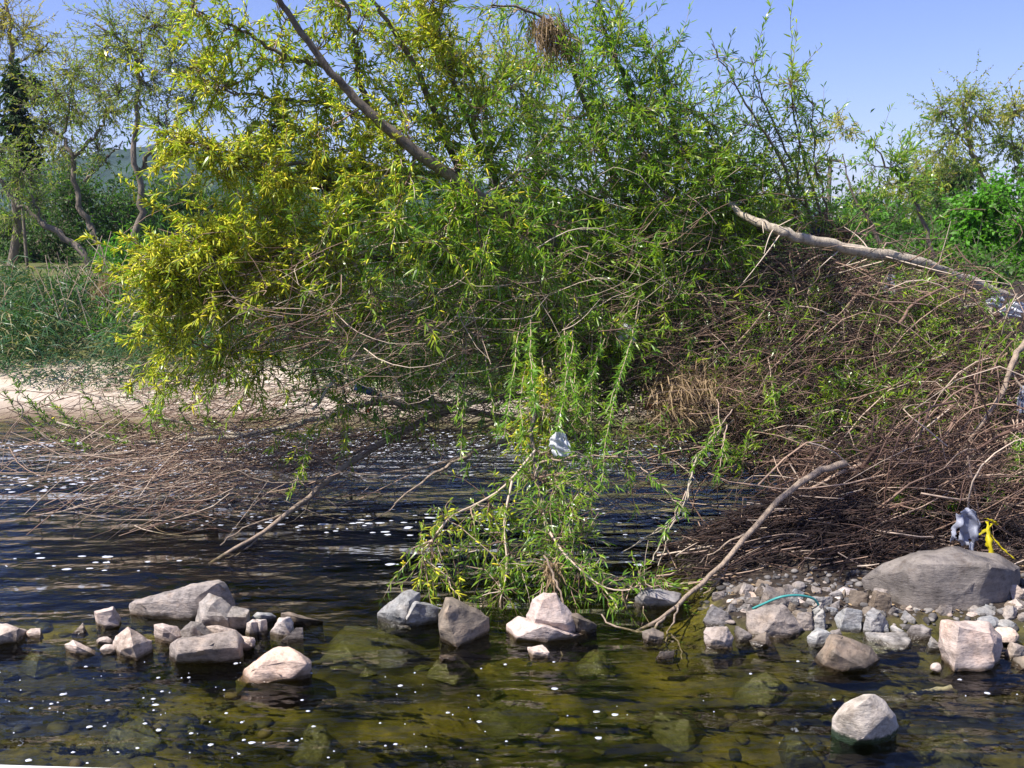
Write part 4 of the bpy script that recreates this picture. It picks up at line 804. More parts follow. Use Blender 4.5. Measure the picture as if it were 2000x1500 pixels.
tangle(T, [(900, 610, 9.6, 120, .5, 2), (1030, 650, 9.6, 110, .5, 2), (900, 680, 9.6, 100, .5, 1.2), (1280, 720, 9.4, 90, .4, 2), (1150, 800, 9.2, 120, .4, 1.5), (950, 830, 9.2, 120, .4, 1.5), (800, 860, 9.0, 100, .4, 1.5), (1250, 520, 9.8, 120, .5, 2), (1380, 480, 9.8, 100, .5, 1.5), (1330, 640, 9.6, 90, .4, 1.5), (700, 650, 9.2, 120, .5, 1), (1400, 760, 9.3, 90, .4, 1.5), (500, 560, 8.8, 150, .5, 1), (560, 640, 8.7, 120, .5, 1), (1200, 960, 8.2, 100, .3, .5)], 2000, ((1, 0, .15), .4), (.4, 1.2), (.002, .005), (.2, 1), .15)
tangle(T, [(1080, 640, 8.9, 110, .3, 2), (1250, 700, 8.9, 110, .3, 3), (1380, 640, 9.0, 90, .3, 2.5), (1150, 760, 8.9, 110, .3, 2), (1350, 820, 8.5, 110, .3, 2.5), (1480, 760, 8.7, 80, .3, 2), (1100, 850, 8.9, 120, .3, 1)], 1500, ((1, 0, .1), .4), (.3, 1.1), (.0016, .005), (-.2, .85), .25)
tangle(T, [(700, 520, 8.1, 130, .2, 1), (900, 600, 8.2, 130, .2, 1.3), (1100, 600, 8.4, 130, .2, 1.3), (760, 680, 8.1, 120, .2, 1.3), (1280, 480, 8.8, 130, .2, 1), (600, 640, 8.0, 110, .2, 1.2), (480, 560, 7.9, 100, .2, .7)], 340, ((1, 0, .25), .55), (.3, 1.0), (.0018, .005), (.2, 1.1), .25)
props(recentre(T.build('twig_tangle', MAT['twig'])), 'bare dead twigs caught under the leaning willow in the middle', 'twigs', None, 'stuff')

# leafy sprigs growing out of the brush pile
e = empty('willow_sprig', P(1800, 1000, 7.6), 'drooping willow sprigs with looped bare stems hanging over the boulder', 'branch')
T = Tubes(); L = Leaves(); K = Spindles()
for (x, y, Yy, x2, y2, Y2, bw) in [(1900, 860, 8, 1790, 1010, 7.2, (-.1, 0, -.1)), (1850, 880, 8, 1740, 990, 7.2, (-.15, 0, 0)), (1880, 850, 8, 1850, 1010, 7.1, (.1, 0, 0)), (1970, 860, 7.6, 1960, 960, 7.1, (.1, 0, 0)), (1990, 820, 7.6, 1990, 930, 7.1, (0, 0, 0)), (1760, 900, 8, 1700, 930, 7.6, (-.1, 0, 0)), (1720, 900, 8, 1660, 860, 7.8, (-.1, 0, -.1)),
                                   (1800, 900, 8, 1770, 970, 7.3, (-.2, 0, 0)), (1900, 930, 7.6, 1880, 1000, 7.1, (0, 0, -.1)), (1980, 900, 7.4, 1940, 980, 7.0, (0, 0, 0)), (1850, 930, 7.5, 1800, 1000, 7.1, (-.1, 0, -.1))]:
    for j in range(4): strand(x + R.uniform(-12, 12), y, Yy, x2 + R.uniform(-20, 20), y2 + R.uniform(-24, 24), Y2, .42, 0, .08, .011, bw, T, L, K, .011)
T.build('twigs', MAT['twig'], e); L.build('foliage', MAT['willow_leaf'], e)
e = empty('willow_sprig', P(1700, 760, 8.8), 'scattered green willow sprigs sprouting from the brown brush pile', 'branch')
T = Tubes(); L = Leaves()
nodesP = np.array([P(R.uniform(1420, 1980), R.uniform(560, 900), R.uniform(8.6, 9.4)) for k in range(80)])
PB = [(1650, 800, 8.4, 40, .2, 16), (1720, 850, 8.3, 30, .2, 10), (1600, 770, 8.6, 30, .2, 8), (1740, 760, 8.4, 36, .2, 12), (1640, 690, 8.8, 30, .2, 8), (1500, 680, 8.8, 34, .2, 12), (1480, 740, 8.8, 34, .2, 10), (1850, 640, 9.0, 34, .2, 10), (1790, 600, 9.2, 34, .2, 12), (1620, 580, 9.3, 30, .2, 8), (1700, 620, 9.2, 30, .2, 9), (1900, 720, 8.6, 30, .2, 9), (1820, 700, 8.7, 30, .2, 9), (1540, 800, 8.5, 26, .2, 7),
      (1930, 800, 8.2, 30, .2, 9), (1980, 700, 8.4, 30, .2, 8), (1560, 700, 8.8, 26, .2, 6), (1760, 680, 8.9, 30, .2, 8), (1680, 900, 8.1, 30, .2, 8), (1840, 590, 9.3, 34, .2, 10), (1900, 600, 9.3, 30, .2, 8), (1600, 860, 8.3, 28, .2, 7), (1950, 650, 8.9, 26, .2, 6)]
grow(T, L, None, nodesP, [(a, b, c, d * 1.7, e, f * 2.2, .42, 0, (0, -.1, .1)) for a, b, c, d, e, f in PB + [(1430, 700, 8.9, 36, .2, 10), (1400, 800, 8.5, 36, .2, 9), (1480, 830, 8.4, 30, .2, 8), (1560, 630, 9.1, 36, .2, 10), (1450, 900, 8.0, 30, .2, 7), (1760, 800, 8.4, 30, .2, 9), (1870, 790, 8.3, 30, .2, 9), (1820, 860, 8.0, 30, .2, 8)]], .09, .013); T.build('twigs', MAT['twig'], e); L.build('foliage', MAT['willow_leaf'], e)

# ------------------------------------------------------------------ logs and big dead branches
def log(name, spec, r0, r1, label, mat='driftwood', n=22, k=10, forks=(), t=.6, lump=.035, group=None, cat='log'):
    q = limb(spec, n, .006); T = Tubes(); T.add(q, np.linspace(r0, r1, n), k, t, lump)
    T.add(np.vstack([q[0] - (q[1] - q[0]) * .02, q[0]]), np.array([r0 * .05, r0]), k, t)
    for sp, a, b in forks: T.add(limb(sp, 12, .006), np.linspace(a, b, 12), 6, t, .04)
    o = T.build(name, MAT[mat]); recentre(o); return props(o, label, cat, group)
log('driftwood_branch', [(1650, 905, 7.0), (1610, 918, 6.9), (1560, 945, 6.8), (1500, 1000, 6.7), (1440, 1070, 6.6), (1385, 1125, 6.45), (1340, 1165, 6.25), (1300, 1200, 6.05), (1240, 1235, 5.87)], .027, .010, 'long grey dead branch slanting down into the channel left of the debris mound',
    forks=[([(1300, 1200, 6.05), (1270, 1232, 5.88), (1200, 1225, 5.9), (1175, 1200, 6.02)], .010, .005), ([(1325, 1180, 6.15), (1318, 1210, 5.98), (1300, 1245, 5.8), (1315, 1290, 5.6)], .008, .004), ([(1305, 1238, 5.83), (1325, 1255, 5.75), (1332, 1288, 5.62)], .006, .004), ([(1425, 1087, 6.58), (1408, 1130, 6.5), (1370, 1165, 6.45)], .008, .004), ([(1465, 1040, 6.64), (1420, 1060, 6.65), (1360, 1105, 6.7)], .009, .004)], mat='driftwood', t=.8)
log('driftwood_branch', [(880, 800, 9.4), (790, 840, 9.0), (700, 895, 8.6), (610, 965, 8.1), (520, 1035, 7.6), (408, 1102, 7.25)], .038, .013, 'thick reddish dead branch dipping its forked tip into the pool',
    forks=[([(560, 1005, 7.8), (480, 1030, 7.6), (430, 1065, 7.4)], .008, .004), ([(520, 1035, 7.6), (470, 1080, 7.4), (440, 1090, 7.3)], .007, .004), ([(640, 940, 8.2), (520, 940, 8.0), (420, 900, 7.9)], .01, .004), ([(790, 840, 9.0), (650, 900, 8.8), (520, 915, 8.6), (430, 940, 8.5)], .012, .005)])
log('driftwood_branch', [(1080, 850, 8.9), (990, 860, 8.6), (900, 895, 8.3), (840, 930, 8.1), (770, 985, 7.9)], .022, .006, 'brown broken branch over the middle of the pool')
log('driftwood_branch', [(960, 870, 8.7), (860, 905, 8.4), (740, 925, 8.2), (660, 922, 8.1)], .014, .005, 'thin pale dead branch lying low over the pool')
log('driftwood_branch', [(1450, 800, 8.6), (1360, 900, 8.0), (1340, 980, 7.5), (1290, 1060, 7.0), (1270, 1100, 6.8)], .010, .004, 'forked bare twig hanging into the blue channel',
    forks=[([(1350, 940, 7.7), (1320, 1010, 7.3), (1230, 1070, 7.0)], .006, .003), ([(1340, 980, 7.5), (1310, 1020, 7.3), (1215, 1078, 7.0)], .005, .003), ([(1300, 1030, 7.2), (1300, 1070, 7.0), (1285, 1105, 6.8)], .005, .003)], mat='pale_bark')
log('driftwood_log', [(1530, 850, 8.4), (1600, 880, 8.3), (1680, 915, 8.2), (1760, 950, 8.0)], .05, .03, 'short brown log lying in the middle of the brush pile')
log('driftwood_log', [(1990, 960, 7.4), (2080, 1010, 7.3), (2200, 1060, 7.2)], .07, .07, 'upper weathered beam end at the right edge')
log('driftwood_log', [(1880, 980, 7.3), (1960, 1010, 7.2), (2060, 1060, 7.0), (2150, 1100, 6.9)], .06, .09, 'thick weathered beam behind the yellow plastic strip')
log('driftwood_log', [(1900, 1040, 7.1), (1990, 1090, 6.9), (2100, 1140, 6.8)], .045, .06, 'lower weathered beam resting on the huge boulder')
log('driftwood_branch', [(2010, 660, 8.2), (1980, 700, 8.0), (1960, 760, 7.9), (1900, 850, 7.7), (1850, 930, 7.5)], .028, .012, 'grey twisted branch running down the right edge of the brush pile', mat='driftwood', forks=[([(1970, 720, 8.0), (2000, 760, 7.9), (2040, 790, 7.9)], .012, .006), ([(1900, 850, 7.7), (1890, 920, 7.5), (1900, 990, 7.3)], .01, .005)])
log('driftwood_branch', [(1870, 605, 9.2), (1900, 595, 9.2), (1930, 600, 9.2), (1945, 640, 9.1)], .022, .018, 'bent stub of pale branch at the top right of the brush pile', mat='pale_bark')
log('driftwood_branch', [(1590, 540, 9.4), (1570, 600, 9.2), (1545, 670, 9.0), (1525, 740, 8.9)], .014, .008, 'upright grey branch stuck in the brush pile')
log('driftwood_branch', [(1600, 715, 8.9), (1650, 738, 8.8), (1720, 745, 8.7), (1780, 720, 8.7), (1850, 690, 8.6)], .010, .005, 'curved pale stem sagging across the brush pile', mat='pale_bark')
log('driftwood_branch', [(1765, 1362, 5.1), (1800, 1352, 5.13), (1858, 1342, 5.18)], .012, .016, 'bleached stick floating right of the domed white rock', mat='pale_bark', k=8, lump=.02, n=10)
log('driftwood_branch', [(2010, 1290, 5.5), (1985, 1308, 5.45), (1962, 1326, 5.4)], .012, .006, 'bare stick poking into the water at the right edge', mat='pale_bark', k=8, lump=.02, n=10)
log('driftwood_branch', [(1200, 780, 8.8), (1300, 795, 8.7), (1400, 770, 8.6), (1500, 790, 8.6)], .02, .01, 'grey horizontal branch under the dry grass clump')
log('driftwood_branch', [(730, 770, 9.3), (800, 795, 9.2), (900, 790, 9.2), (1060, 765, 9.3)], .03, .02, 'smooth grey branch lying just above the sand', mat='pale_bark')
log('black_stem', [(1062, 1085, 6.35), (1085, 1130, 6.2), (1100, 1180, 6.0), (1103, 1230, 5.8), (1093, 1292, 5.65)], .008, .004, 'thin black curved stem in front of the two tiered pink rock', mat='driftwood', t=0, cat='stem')

# debris mound of the right spit
for sp_x, a_, b_, lb in [([(1560, 990, 7.5), (1480, 1050, 7.2), (1400, 1110, 7.0), (1372, 1130, 6.95)], .02, .008, 'dark thin branch leaning from the debris mound to the channel'), ([(1900, 1000, 7.3), (1760, 1010, 7.3), (1620, 1000, 7.3), (1480, 1040, 7.1)], .03, .01, 'long dark branch lying along the top of the debris mound'),
                        ([(1640, 1060, 7.1), (1560, 1080, 7.0), (1480, 1100, 6.9), (1400, 1140, 6.8)], .018, .008, 'half buried grey branch across the face of the debris mound'), ([(1590, 1110, 6.9), (1640, 1125, 6.8), (1700, 1150, 6.7)], .010, .005, 'short pale twig at the foot of the debris mound'), ([(1900, 880, 7.6), (1850, 960, 7.4), (1700, 990, 7.4), (1560, 985, 7.6)], .035, .012, 'thick curved dead root arching over the debris mound')]:
    log('driftwood_branch', sp_x, a_, b_, lb, t=.15)
T = Tubes()
for k in range(3600):
    x = G.normal(2.35, .75); y = G.normal(7.05, .40)
    if y < 6.52 + .08 * math.sin(x * 7): continue
    z = float(terr(x, y)) + G.uniform(-.02, .14)
    if z < .0: continue
    d = nrm(np.array((1, .2, .08)) + G.normal(size=3) * np.array((.5, .5, .22))); l_ = G.uniform(.08, .5); p = np.array((x, y, z))
    q = bez(p - d * l_ / 2, p + d * l_ / 2, G.normal(size=3) * .12 * l_, 5); q[:, 2] = np.maximum(q[:, 2], .005); T.add(q, np.linspace(.004, .002, 5) * G.uniform(.5, 1.8), 4, G.uniform(-.5, .22) if G.random() < .93 else G.uniform(.6, 1))
o = T.build('debris_mound', MAT['twig']); props(recentre(o), 'dark mound of flood litter and rotten twigs behind the rubble', 'debris', None, 'stuff')
# dry leaf litter
L = Leaves()
for k in range(900):
    x = G.uniform(1.4, 4.2); y = G.uniform(6.0, 8.4)
    if right_land(x, y) < .04: continue
    L.add(np.array((x, y, float(terr(x, y)) + .012)), nrm(np.array((G.normal(), G.normal(), .1))), G.uniform(.03, .07), .012, G.random(), .05, 1)
props(L.build('leaf_litter', MAT['dry_leaf']), 'dry brown leaves and bark scraps strewn on the right bank', 'leaf litter', None, 'stuff')

def clump(px, py, Yy, wpx, hpx, n, label, name='grass_clump', tn=(0, 1), dr=(0, -.2, -.7), cat='debris'):
    L = Leaves(); c = P(px, py, Yy); a = wpx * Yy / F / 2; b = hpx * Yy / F / 2
    p = c + G.normal(size=(n, 3)) * np.array((a, a, b)) * .5; d = nrm(np.array(dr) + G.normal(size=(n, 3)) * .55)
    L.add(p, d, G.uniform(.1, .26, n) * min(1, 3.5 * a + .3), .010, G.uniform(*tn, n), .35)
    o = L.build(name, MAT['dry_leaf']); recentre(o); return props(o, label, cat)
clump(1068, 50, 9.0, 62, 48, 420, 'brown wad of dry flood grass snagged high in the top branches', tn=(.1, .8), dr=(.3, -.2, -.9)); clump(1092, 82, 9.0, 50, 60, 170, 'ragged dry grass tail hanging right of the highest flood wad', tn=(.3, 1))
clump(632, 352, 8.5, 26, 22, 200, 'small dark wad of debris caught on a twig in the left crown', tn=(0, .3)); clump(1340, 745, 8.6, 170, 70, 900, 'large straw coloured mat of dry grass draped under the willow', tn=(.5, 1), dr=(.2, -.2, -.5))
clump(1300, 790, 8.5, 120, 40, 350, 'straw coloured trailing end of the dry grass mat', tn=(.5, 1), dr=(.5, -.2, -.4)); clump(1080, 1110, 6.4, 26, 40, 120, 'reddish dry wad tied round the hanging branch tip', tn=(.3, .9)); clump(1850, 1175, 6.3, 60, 70, 200, 'fan of dry reddish stems lying against the boulder', tn=(.4, 1), dr=(-.2, -.2, -.9))
clump(1630, 450, 9.9, 60, 50, 500, 'dark wad of roots and debris on top of the fallen log', tn=(0, .25)); clump(205, 572, 17.2, 46, 84, 700, 'dry straw roots hanging from the toppled trunk on the far bank', tn=(.5, 1), dr=(-.15, -.1, -1))

# ------------------------------------------------------------------ plastic litter
def bag(name, px, py, Yy, wpx, hpx, mat, label, seed, tail=0.0):
    """a thin torn sheet, snagged at the top and hanging in folds"""
    n = 30; a = wpx * Yy / F / 2; b = hpx * Yy / F / 2; c = P(px, py, Yy); rg = np.random.default_rng(seed)
    U, V_ = np.meshgrid(np.linspace(-1, 1, n), np.linspace(1, -1, n)); ph = rg.random(6) * 6
    gather = .45 + .55 * np.sin((1 - V_) * .5 * math.pi * .75 + .25) * (1 - tail * .5 * (1 - V_) * .5)
    Xx = U * a * gather * 1.25 + .12 * a * np.sin(3 * V_ + ph[0]) + a * .25 * (fbm(U * 2 + seed, V_ * 2, 3))
    Yq = a * .30 * np.sin(U * 5 + ph[1] + V_ * 1.5) * gather + a * .35 * fbm(U * 2, V_ * 2 + seed, 2) + a * .15 * np.sin(V_ * 9 + U * 4 + ph[2])
    Zq = V_ * b * 1.1 - .12 * b * U ** 2 + b * .35 * fbm(U * 2.5 + 9, V_ * 2.5 + seed, 3)
    keep = (1.7 * fbm(U * 3.2 + seed * 3, V_ * 1.7 + 5, 4) + .52 - .55 * U ** 4 - .25 * np.maximum(-V_, 0) ** 2 * (1 + tail)) > 0.05
    Vv = np.stack([c[0] + Xx, c[1] + Yq, c[2] + Zq], -1).reshape(-1, 3); q = []
    for i_ in range(n - 1):
        for j_ in range(n - 1):
            if keep[i_, j_] and keep[i_ + 1, j_ + 1]: q += [i_ * n + j_, i_ * n + j_ + 1, (i_ + 1) * n + j_ + 1, (i_ + 1) * n + j_]
    used = np.unique(q); mp = np.full(n * n, -1); mp[used] = np.arange(len(used))
    o = link(name, np_mesh(name, Vv[used], mp[np.array(q)], np.full(len(q) // 4, 4)), MAT[mat]); sd = o.modifiers.new('thick', 'SOLIDIFY'); sd.thickness = .0012
    recentre(o); return props(o, label, 'plastic bag')
bag('plastic_bag', 1092, 868, 7.0, 36, 44, 'white_plastic', 'torn white plastic bag hanging over the pool in the willow curtain', 1); bag('plastic_bag', 1220, 655, 8.6, 36, 42, 'white_plastic', 'small white plastic rag snagged above the dry grass mat', 2, .5)
bag('plastic_bag', 1888, 1030, 6.7, 50, 70, 'grey_plastic', 'pale grey shredded plastic hanging beside the yellow strip', 3, .8); bag('plastic_bag', 1980, 604, 9.2, 42, 26, 'white_plastic', 'pale plastic lump at the right edge on top of the brush', 4)
bag('plastic_bag', 1945, 590, 9.3, 30, 22, 'white_plastic', 'small white scrap beside the bent branch stub', 5); bag('plastic_bag', 1998, 780, 7.9, 20, 50, 'grey_plastic', 'grey plastic strip at the right edge in the twisted branch', 6); bag('plastic_bag', 122, 640, 17.3, 26, 12, 'white_plastic', 'small white scrap lying in the reeds on the far bank', 7)
bag('plastic_bag', 1605, 448, 9.9, 36, 34, 'blue_plastic', 'dark bluish plastic rag on the fallen log', 8); bag('plastic_bag', 1740, 555, 9.6, 24, 34, 'grey_plastic', 'bluish plastic strip hanging below the fallen log', 9, .7); bag('plastic_bag', 1895, 1090, 6.35, 12, 60, 'grey_plastic', 'long pale plastic ribbon dangling over the boulder', 10, .5)
bag('plastic_bag', 1572, 1028, 7.15, 9, 16, 'white_plastic', 'tiny white scrap on the debris mound', 12); bag('plastic_bag', 720, 800, 9.2, 12, 12, 'red_plastic', 'small orange red scrap by the low branch', 13); bag('plastic_bag', 1268, 795, 8.6, 16, 14, 'red_plastic', 'faded red scrap under the dry grass mat', 14); bag('plastic_bag', 225, 795, 14, 22, 9, 'white_plastic', 'white scrap at the edge of the sand on the left', 15)
# yellow strip: knotted ribbon with three tails
def ribbon(T_, spec, w):
    q = limb(spec, 12, .002); m_ = len(q); side = np.array((1, .25, 0)) * w; V = []; 
    for i, p in enumerate(q):
        tw = math.sin(i * .7) * .5; s_ = np.array((math.cos(tw), math.sin(tw) * .8, .25 * math.sin(i * 2.1))) * w * .9 * (.5 + .35 * math.sin(i / 11 * math.pi) + .3 * math.sin(i * 1.9 + w * 99))
        V += [p - s_, p + np.array((0, -.01, 0)), p + s_]
    b = len(T_[0]); T_[0].extend(V)
    for i in range(m_ - 1):
        for j in range(2): T_[1].extend([b + i * 3 + j, b + i * 3 + j + 1, b + i * 3 + 3 + j + 1, b + i * 3 + 3 + j])
Tr = ([], []); ribbon(Tr, [(1938, 1022, 6.5), (1925, 1035, 6.45), (1912, 1045, 6.45)], .02); ribbon(Tr, [(1928, 1018, 6.5), (1932, 1050, 6.4), (1938, 1096, 6.35)], .025); ribbon(Tr, [(1932, 1040, 6.45), (1955, 1068, 6.4), (1982, 1092, 6.35)], .010); ribbon(Tr, [(1925, 1012, 6.5), (1940, 1018, 6.5), (1948, 1026, 6.5)], .02); ribbon(Tr, [(1930, 1030, 6.45), (1928, 1060, 6.42), (1934, 1075, 6.4)], .016)
me = np_mesh('yellow', np.array(Tr[0]), np.array(Tr[1]), np.full(len(Tr[1]) // 4, 4)); o = link('plastic_strip', me, MAT['yellow_plastic']); sd = o.modifiers.new('thick', 'SOLIDIFY'); sd.thickness = .001
props(recentre(o), 'bright yellow torn plastic strip dangling in front of the beam at the right', 'plastic strip')
T = Tubes(); T.add(smoothpath([gp(1458, 1194, .05), gp(1490, 1180, .12), gp(1525, 1166, .19), gp(1560, 1163, .19), gp(1590, 1170, .15), gp(1602, 1188, .08)], 24), .008, 8, .5)
props(recentre(T.build('garden_hose', MAT['hose'])), 'short length of teal green hose lying across the rubble', 'hose')
# bottle on the low branch
b0 = P(715, 762, 9.15); e = empty('plastic_bottle', b0, 'crushed dark blue plastic bottle lying on the low branch near the sand', 'bottle')
def lathe(name, prof, axis_p, d, mat, parent):
    T = Tubes(); d = nrm(np.array(d)); T.add(np.array([axis_p + d * a for a, r in prof]), np.array([max(r, .0005) for a, r in prof]), 12, .5); return T.build(name, mat, parent)
lathe('body', [(-.11, .002), (-.11, .03), (-.06, .036), (0, .032), (.05, .036), (.09, .03), (.12, .014), (.14, .012)], b0, (.95, -.1, -.25), MAT['blue_plastic'], e); lathe('cap', [(.14, .002), (.14, .016), (.165, .016), (.165, .002)], b0, (.95, -.1, -.25), MAT['white_plastic'], e)

# pale concrete ledge, lower left corner
pts = [gp(-400, 1478, .9), gp(-30, 1490.5, .9), gp(300, 1500.5, .9), gp(620, 1512, .9)]
bm = bmesh.new(); bk = [p - np.array((0, .8, 0)) for p in pts]; vt = [bm.verts.new(tuple(p)) for p in pts]; vb = [bm.verts.new(tuple(p)) for p in bk]; vl = [bm.verts.new((p[0], p[1], .75)) for p in pts]; v2 = [bm.verts.new((p[0], p[1], .75)) for p in bk]
for i in range(3):
    for A, B in ((vb, vt), (vt, vl), (vl, v2), (v2, vb)): bm.faces.new((A[i], A[i + 1], B[i + 1], B[i]))
for i in (0, 3): bm.faces.new((vt[i], vb[i], v2[i], vl[i]))
bmesh.ops.recalc_face_normals(bm, faces=bm.faces[:]); bmesh.ops.bevel(bm, geom=bm.edges[:], offset=.006, segments=2, affect='EDGES')
me = bpy.data.meshes.new('ledge'); bm.to_mesh(me); bm.free(); m = M('concrete'); nz = m.noise(40, 5)
MAT['concrete'] = m.done(m.bsdf(m.ramp(nz, [(.35, (.5, .49, .47)), (.6, (.68, .67, .65))]), .85, m.bump(nz, .4, .004))); props(recentre(link('concrete_ledge', me, MAT['concrete'])), 'pale concrete ledge cutting the lower left corner of the view', 'ledge')

# ------------------------------------------------------------------ background: hills
def hill(name, Yd, x0, x1, prof, depth, label=None):
    nx, ny = 120, 30; xs_ = np.linspace(x0, x1, nx); X_, U = np.meshgrid(xs_, np.linspace(0, 1, ny)); hh = np.interp(X_, [p[0] for p in prof], [p[1] for p in prof])
    Z_ = 1.0 + hh * np.sin(U * math.pi) ** .8; Y_ = Yd + (U - .5) * depth
    Z_ += fbm(X_ * .06, Y_ * .06, 4) * hh * .5 * np.sin(U * math.pi) + fbm(X_ * .4, Y_ * .4, 3) * 3.0 * np.sin(U * math.pi)
    o = link(name, gridmesh(name, X_, Y_, Z_), MAT['hill']); return props(o, kind='structure')
m = M('hill'); n1 = m.noise(.14, 5); n2 = m.noise(.03, 3)
MAT['hill'] = m.done(m.bsdf(m.mix(.6, m.ramp(n1, [(.35, (.012, .03, .028)), (.6, (.03, .06, .045)), (.75, (.07, .09, .06))]), m.ramp(n2, [(.4, (.7, .75, .8)), (.6, (1.2, 1.1, 1))]), 'MULTIPLY'), .95, m.bump(n1, 1, 3)))
hill('hill', 300, -220, 60, [(-220, 8), (-150, 16), (-125, 22), (-105, 24), (-85, 26), (-60, 23), (-30, 18), (20, 10), (60, 2)], 160)
hill('hill', 700, -100, 700, [(-100, 6), (120, 12), (220, 16), (300, 14), (420, 22), (600, 18), (700, 10)], 300)

# ------------------------------------------------------------------ background trees
def btree(name, label, limbs, blobs, leaf=.12, lw=.022, tips=(0, 0, .3), mat='far_leaf', space=.035, group=None, twr=.006, nmin=1, cat='tree'):
    base = P(*limbs[0][0][0]); gz = float(terr(base[0], base[1])); e = empty(name, (base[0], base[1], gz), label, cat, group)
    nodes = []; T = Tubes()
    for i, (sp, r0, r1) in enumerate(limbs):
        q = limb(sp, 24, .03); r0 *= .62; r1 *= .62
        if i == 0: q = np.vstack([np.array((base[0], base[1], gz - .2)), q])
        nodes.append(q[int(len(q) * .25):]); T.add(q, np.linspace(r0, r1, len(q)), 8, .4, .05)
    T.build('trunk', MAT['far_bark'], e); T2 = Tubes(); L = Leaves(); grow(T2, L, None, np.vstack(nodes), blobs, leaf, lw, space, twr, tips, spread=.6, bend=.3)
    if T2.V: T2.build('branches', MAT['far_bark'], e)
    L.build('crown', MAT[mat], e); return e
DENS[0] = 1.6; LIFT[0] = .16
FG = 'slender trees on the far left bank'
def bl(lst, Yb, n, t, rY=1.2): return [(a, b, Yb, r, rY, n * k, t + tt, 0) for a, b, r, k, tt in lst]
btree('poplar_tree', 'tall tree at the left edge wrapped in dark vines', [([(14, 570, 23), (30, 450, 23), (36, 330, 23), (40, 230, 23), (22, 130, 23), (24, 60, 23), (10, 0, 23)], .19, .05), ([(38, 270, 23), (80, 245, 23), (110, 240, 23)], .08, .03), ([(22, 130, 23), (60, 110, 23), (100, 80, 23)], .04, .02), ([(36, 270, 23), (0, 240, 23), (-40, 230, 23)], .06, .02)],
      bl([(10, 30, 60, 1, .5), (50, 70, 60, 1, .3), (20, 130, 50, .8, .2), (80, 110, 40, .6, .2), (100, 200, 50, .8, .1), (90, 260, 50, .8, 0), (60, 360, 50, .8, 0), (-20, 60, 50, 1, .4), (0, 330, 60, .8, 0), (20, 440, 50, .6, -.1)], 23, 40, .5), group=FG)
btree('vine_clump', 'dark ivy clump wrapped round the trunk of the tallest left tree', [([(36, 300, 22.7), (40, 230, 22.7), (40, 170, 22.7)], .06, .05)], [(35, 170, 22.7, 38, .6, 60, -.3, 0), (30, 230, 22.7, 36, .6, 70, -.2, 0), (45, 290, 22.7, 34, .6, 60, -.25, 0), (60, 160, 22.7, 26, .5, 30, -.35, 0)], .16, .06, (0, 0, -.4), mat='bush_leaf', cat='plant')
btree('poplar_tree', 'curved pale tree left of the forked tree on the far bank', [([(196, 490, 22), (170, 430, 22), (150, 380, 22), (143, 310, 22), (120, 265, 22), (95, 252, 22)], .13, .05), ([(143, 310, 22), (180, 270, 22), (205, 230, 22), (208, 200, 22)], .07, .03), ([(120, 265, 22), (140, 190, 22), (130, 140, 22)], .05, .02), ([(165, 355, 22), (200, 320, 22), (240, 275, 22)], .05, .02)],
      bl([(150, 150, 60, 1, 0), (110, 190, 55, 1, 0), (190, 170, 55, 1, .05), (150, 230, 60, 1, 0), (220, 230, 50, .8, 0), (100, 300, 55, 1, 0), (190, 300, 50, .8, -.1), (130, 130, 40, .5, 0), (60, 200, 50, .7, 0)], 22, 42, .5), group=FG)
btree('poplar_tree', 'dark forked tree rising straight in front of the blue hill', [([(250, 510, 21), (272, 430, 21), (276, 370, 21), (264, 300, 21), (270, 230, 21), (268, 120, 21), (240, 85, 21), (185, 45, 21)], .14, .03), ([(268, 130, 21), (290, 80, 21), (330, 10, 21)], .05, .02), ([(276, 335, 21), (300, 290, 21), (345, 240, 21), (385, 170, 21), (400, 130, 21)], .08, .03), ([(268, 240, 21), (275, 160, 21), (275, 60, 21)], .05, .02), ([(325, 250, 21), (330, 190, 21), (350, 130, 21)], .04, .02)],
      bl([(220, 60, 55, 1, 0), (290, 50, 60, 1.1, .05), (250, 110, 60, 1.2, 0), (330, 100, 60, 1, 0), (200, 120, 45, .7, 0), (300, 170, 60, 1, 0), (370, 150, 60, 1, 0), (230, 190, 55, .9, 0), (360, 210, 55, .8, 0), (400, 120, 50, .8, .05), (310, 250, 50, .7, 0), (420, 200, 50, .6, .05), (350, 40, 50, .7, 0)], 21, 42, .5), group=FG)
btree('poplar_tree', 'toppled trunk leaning left with exposed straw roots', [([(205, 560, 19.5), (165, 500, 19.5), (110, 455, 19.5), (60, 420, 19.5), (20, 380, 19.5), (-20, 330, 19.5)], .13, .06), ([(90, 440, 19.5), (60, 380, 19.5), (50, 330, 19.5)], .04, .02)], bl([(40, 350, 50, 1, -.1), (0, 300, 50, 1, 0), (70, 400, 40, .7, -.1)], 19.5, 30, .4), group=FG)
btree('dead_tree', 'dark leaning tree draped with hanging dead leaves behind the yellow willow', [([(440, 520, 24), (410, 440, 24), (370, 380, 24), (320, 330, 24), (290, 290, 24)], .12, .05), ([(370, 380, 24), (350, 430, 24), (340, 470, 24)], .04, .02)], bl([(350, 370, 50, 1, -.6), (390, 420, 50, 1, -.5), (320, 400, 40, .8, -.6), (420, 370, 60, 1, -.4)], 24, 40, .3), .2, .03, (0, 0, -.8), group=FG)
btree('yellow_tree', 'hazy yellow green tree top showing between the willow limbs', [([(980, 480, 20), (960, 300, 20), (940, 180, 20)], .12, .04), ([(960, 300, 20), (1030, 200, 20), (1060, 130, 20)], .05, .02)], bl([(900, 120, 60, 1, .3), (800, 110, 60, .8, .3), (980, 110, 50, .8, .2), (1050, 130, 60, 1, .25), (940, 200, 70, 1, .2), (860, 90, 50, .8, .3), (1040, 210, 60, .8, .1)], 20, 46, .5), .12, .03)
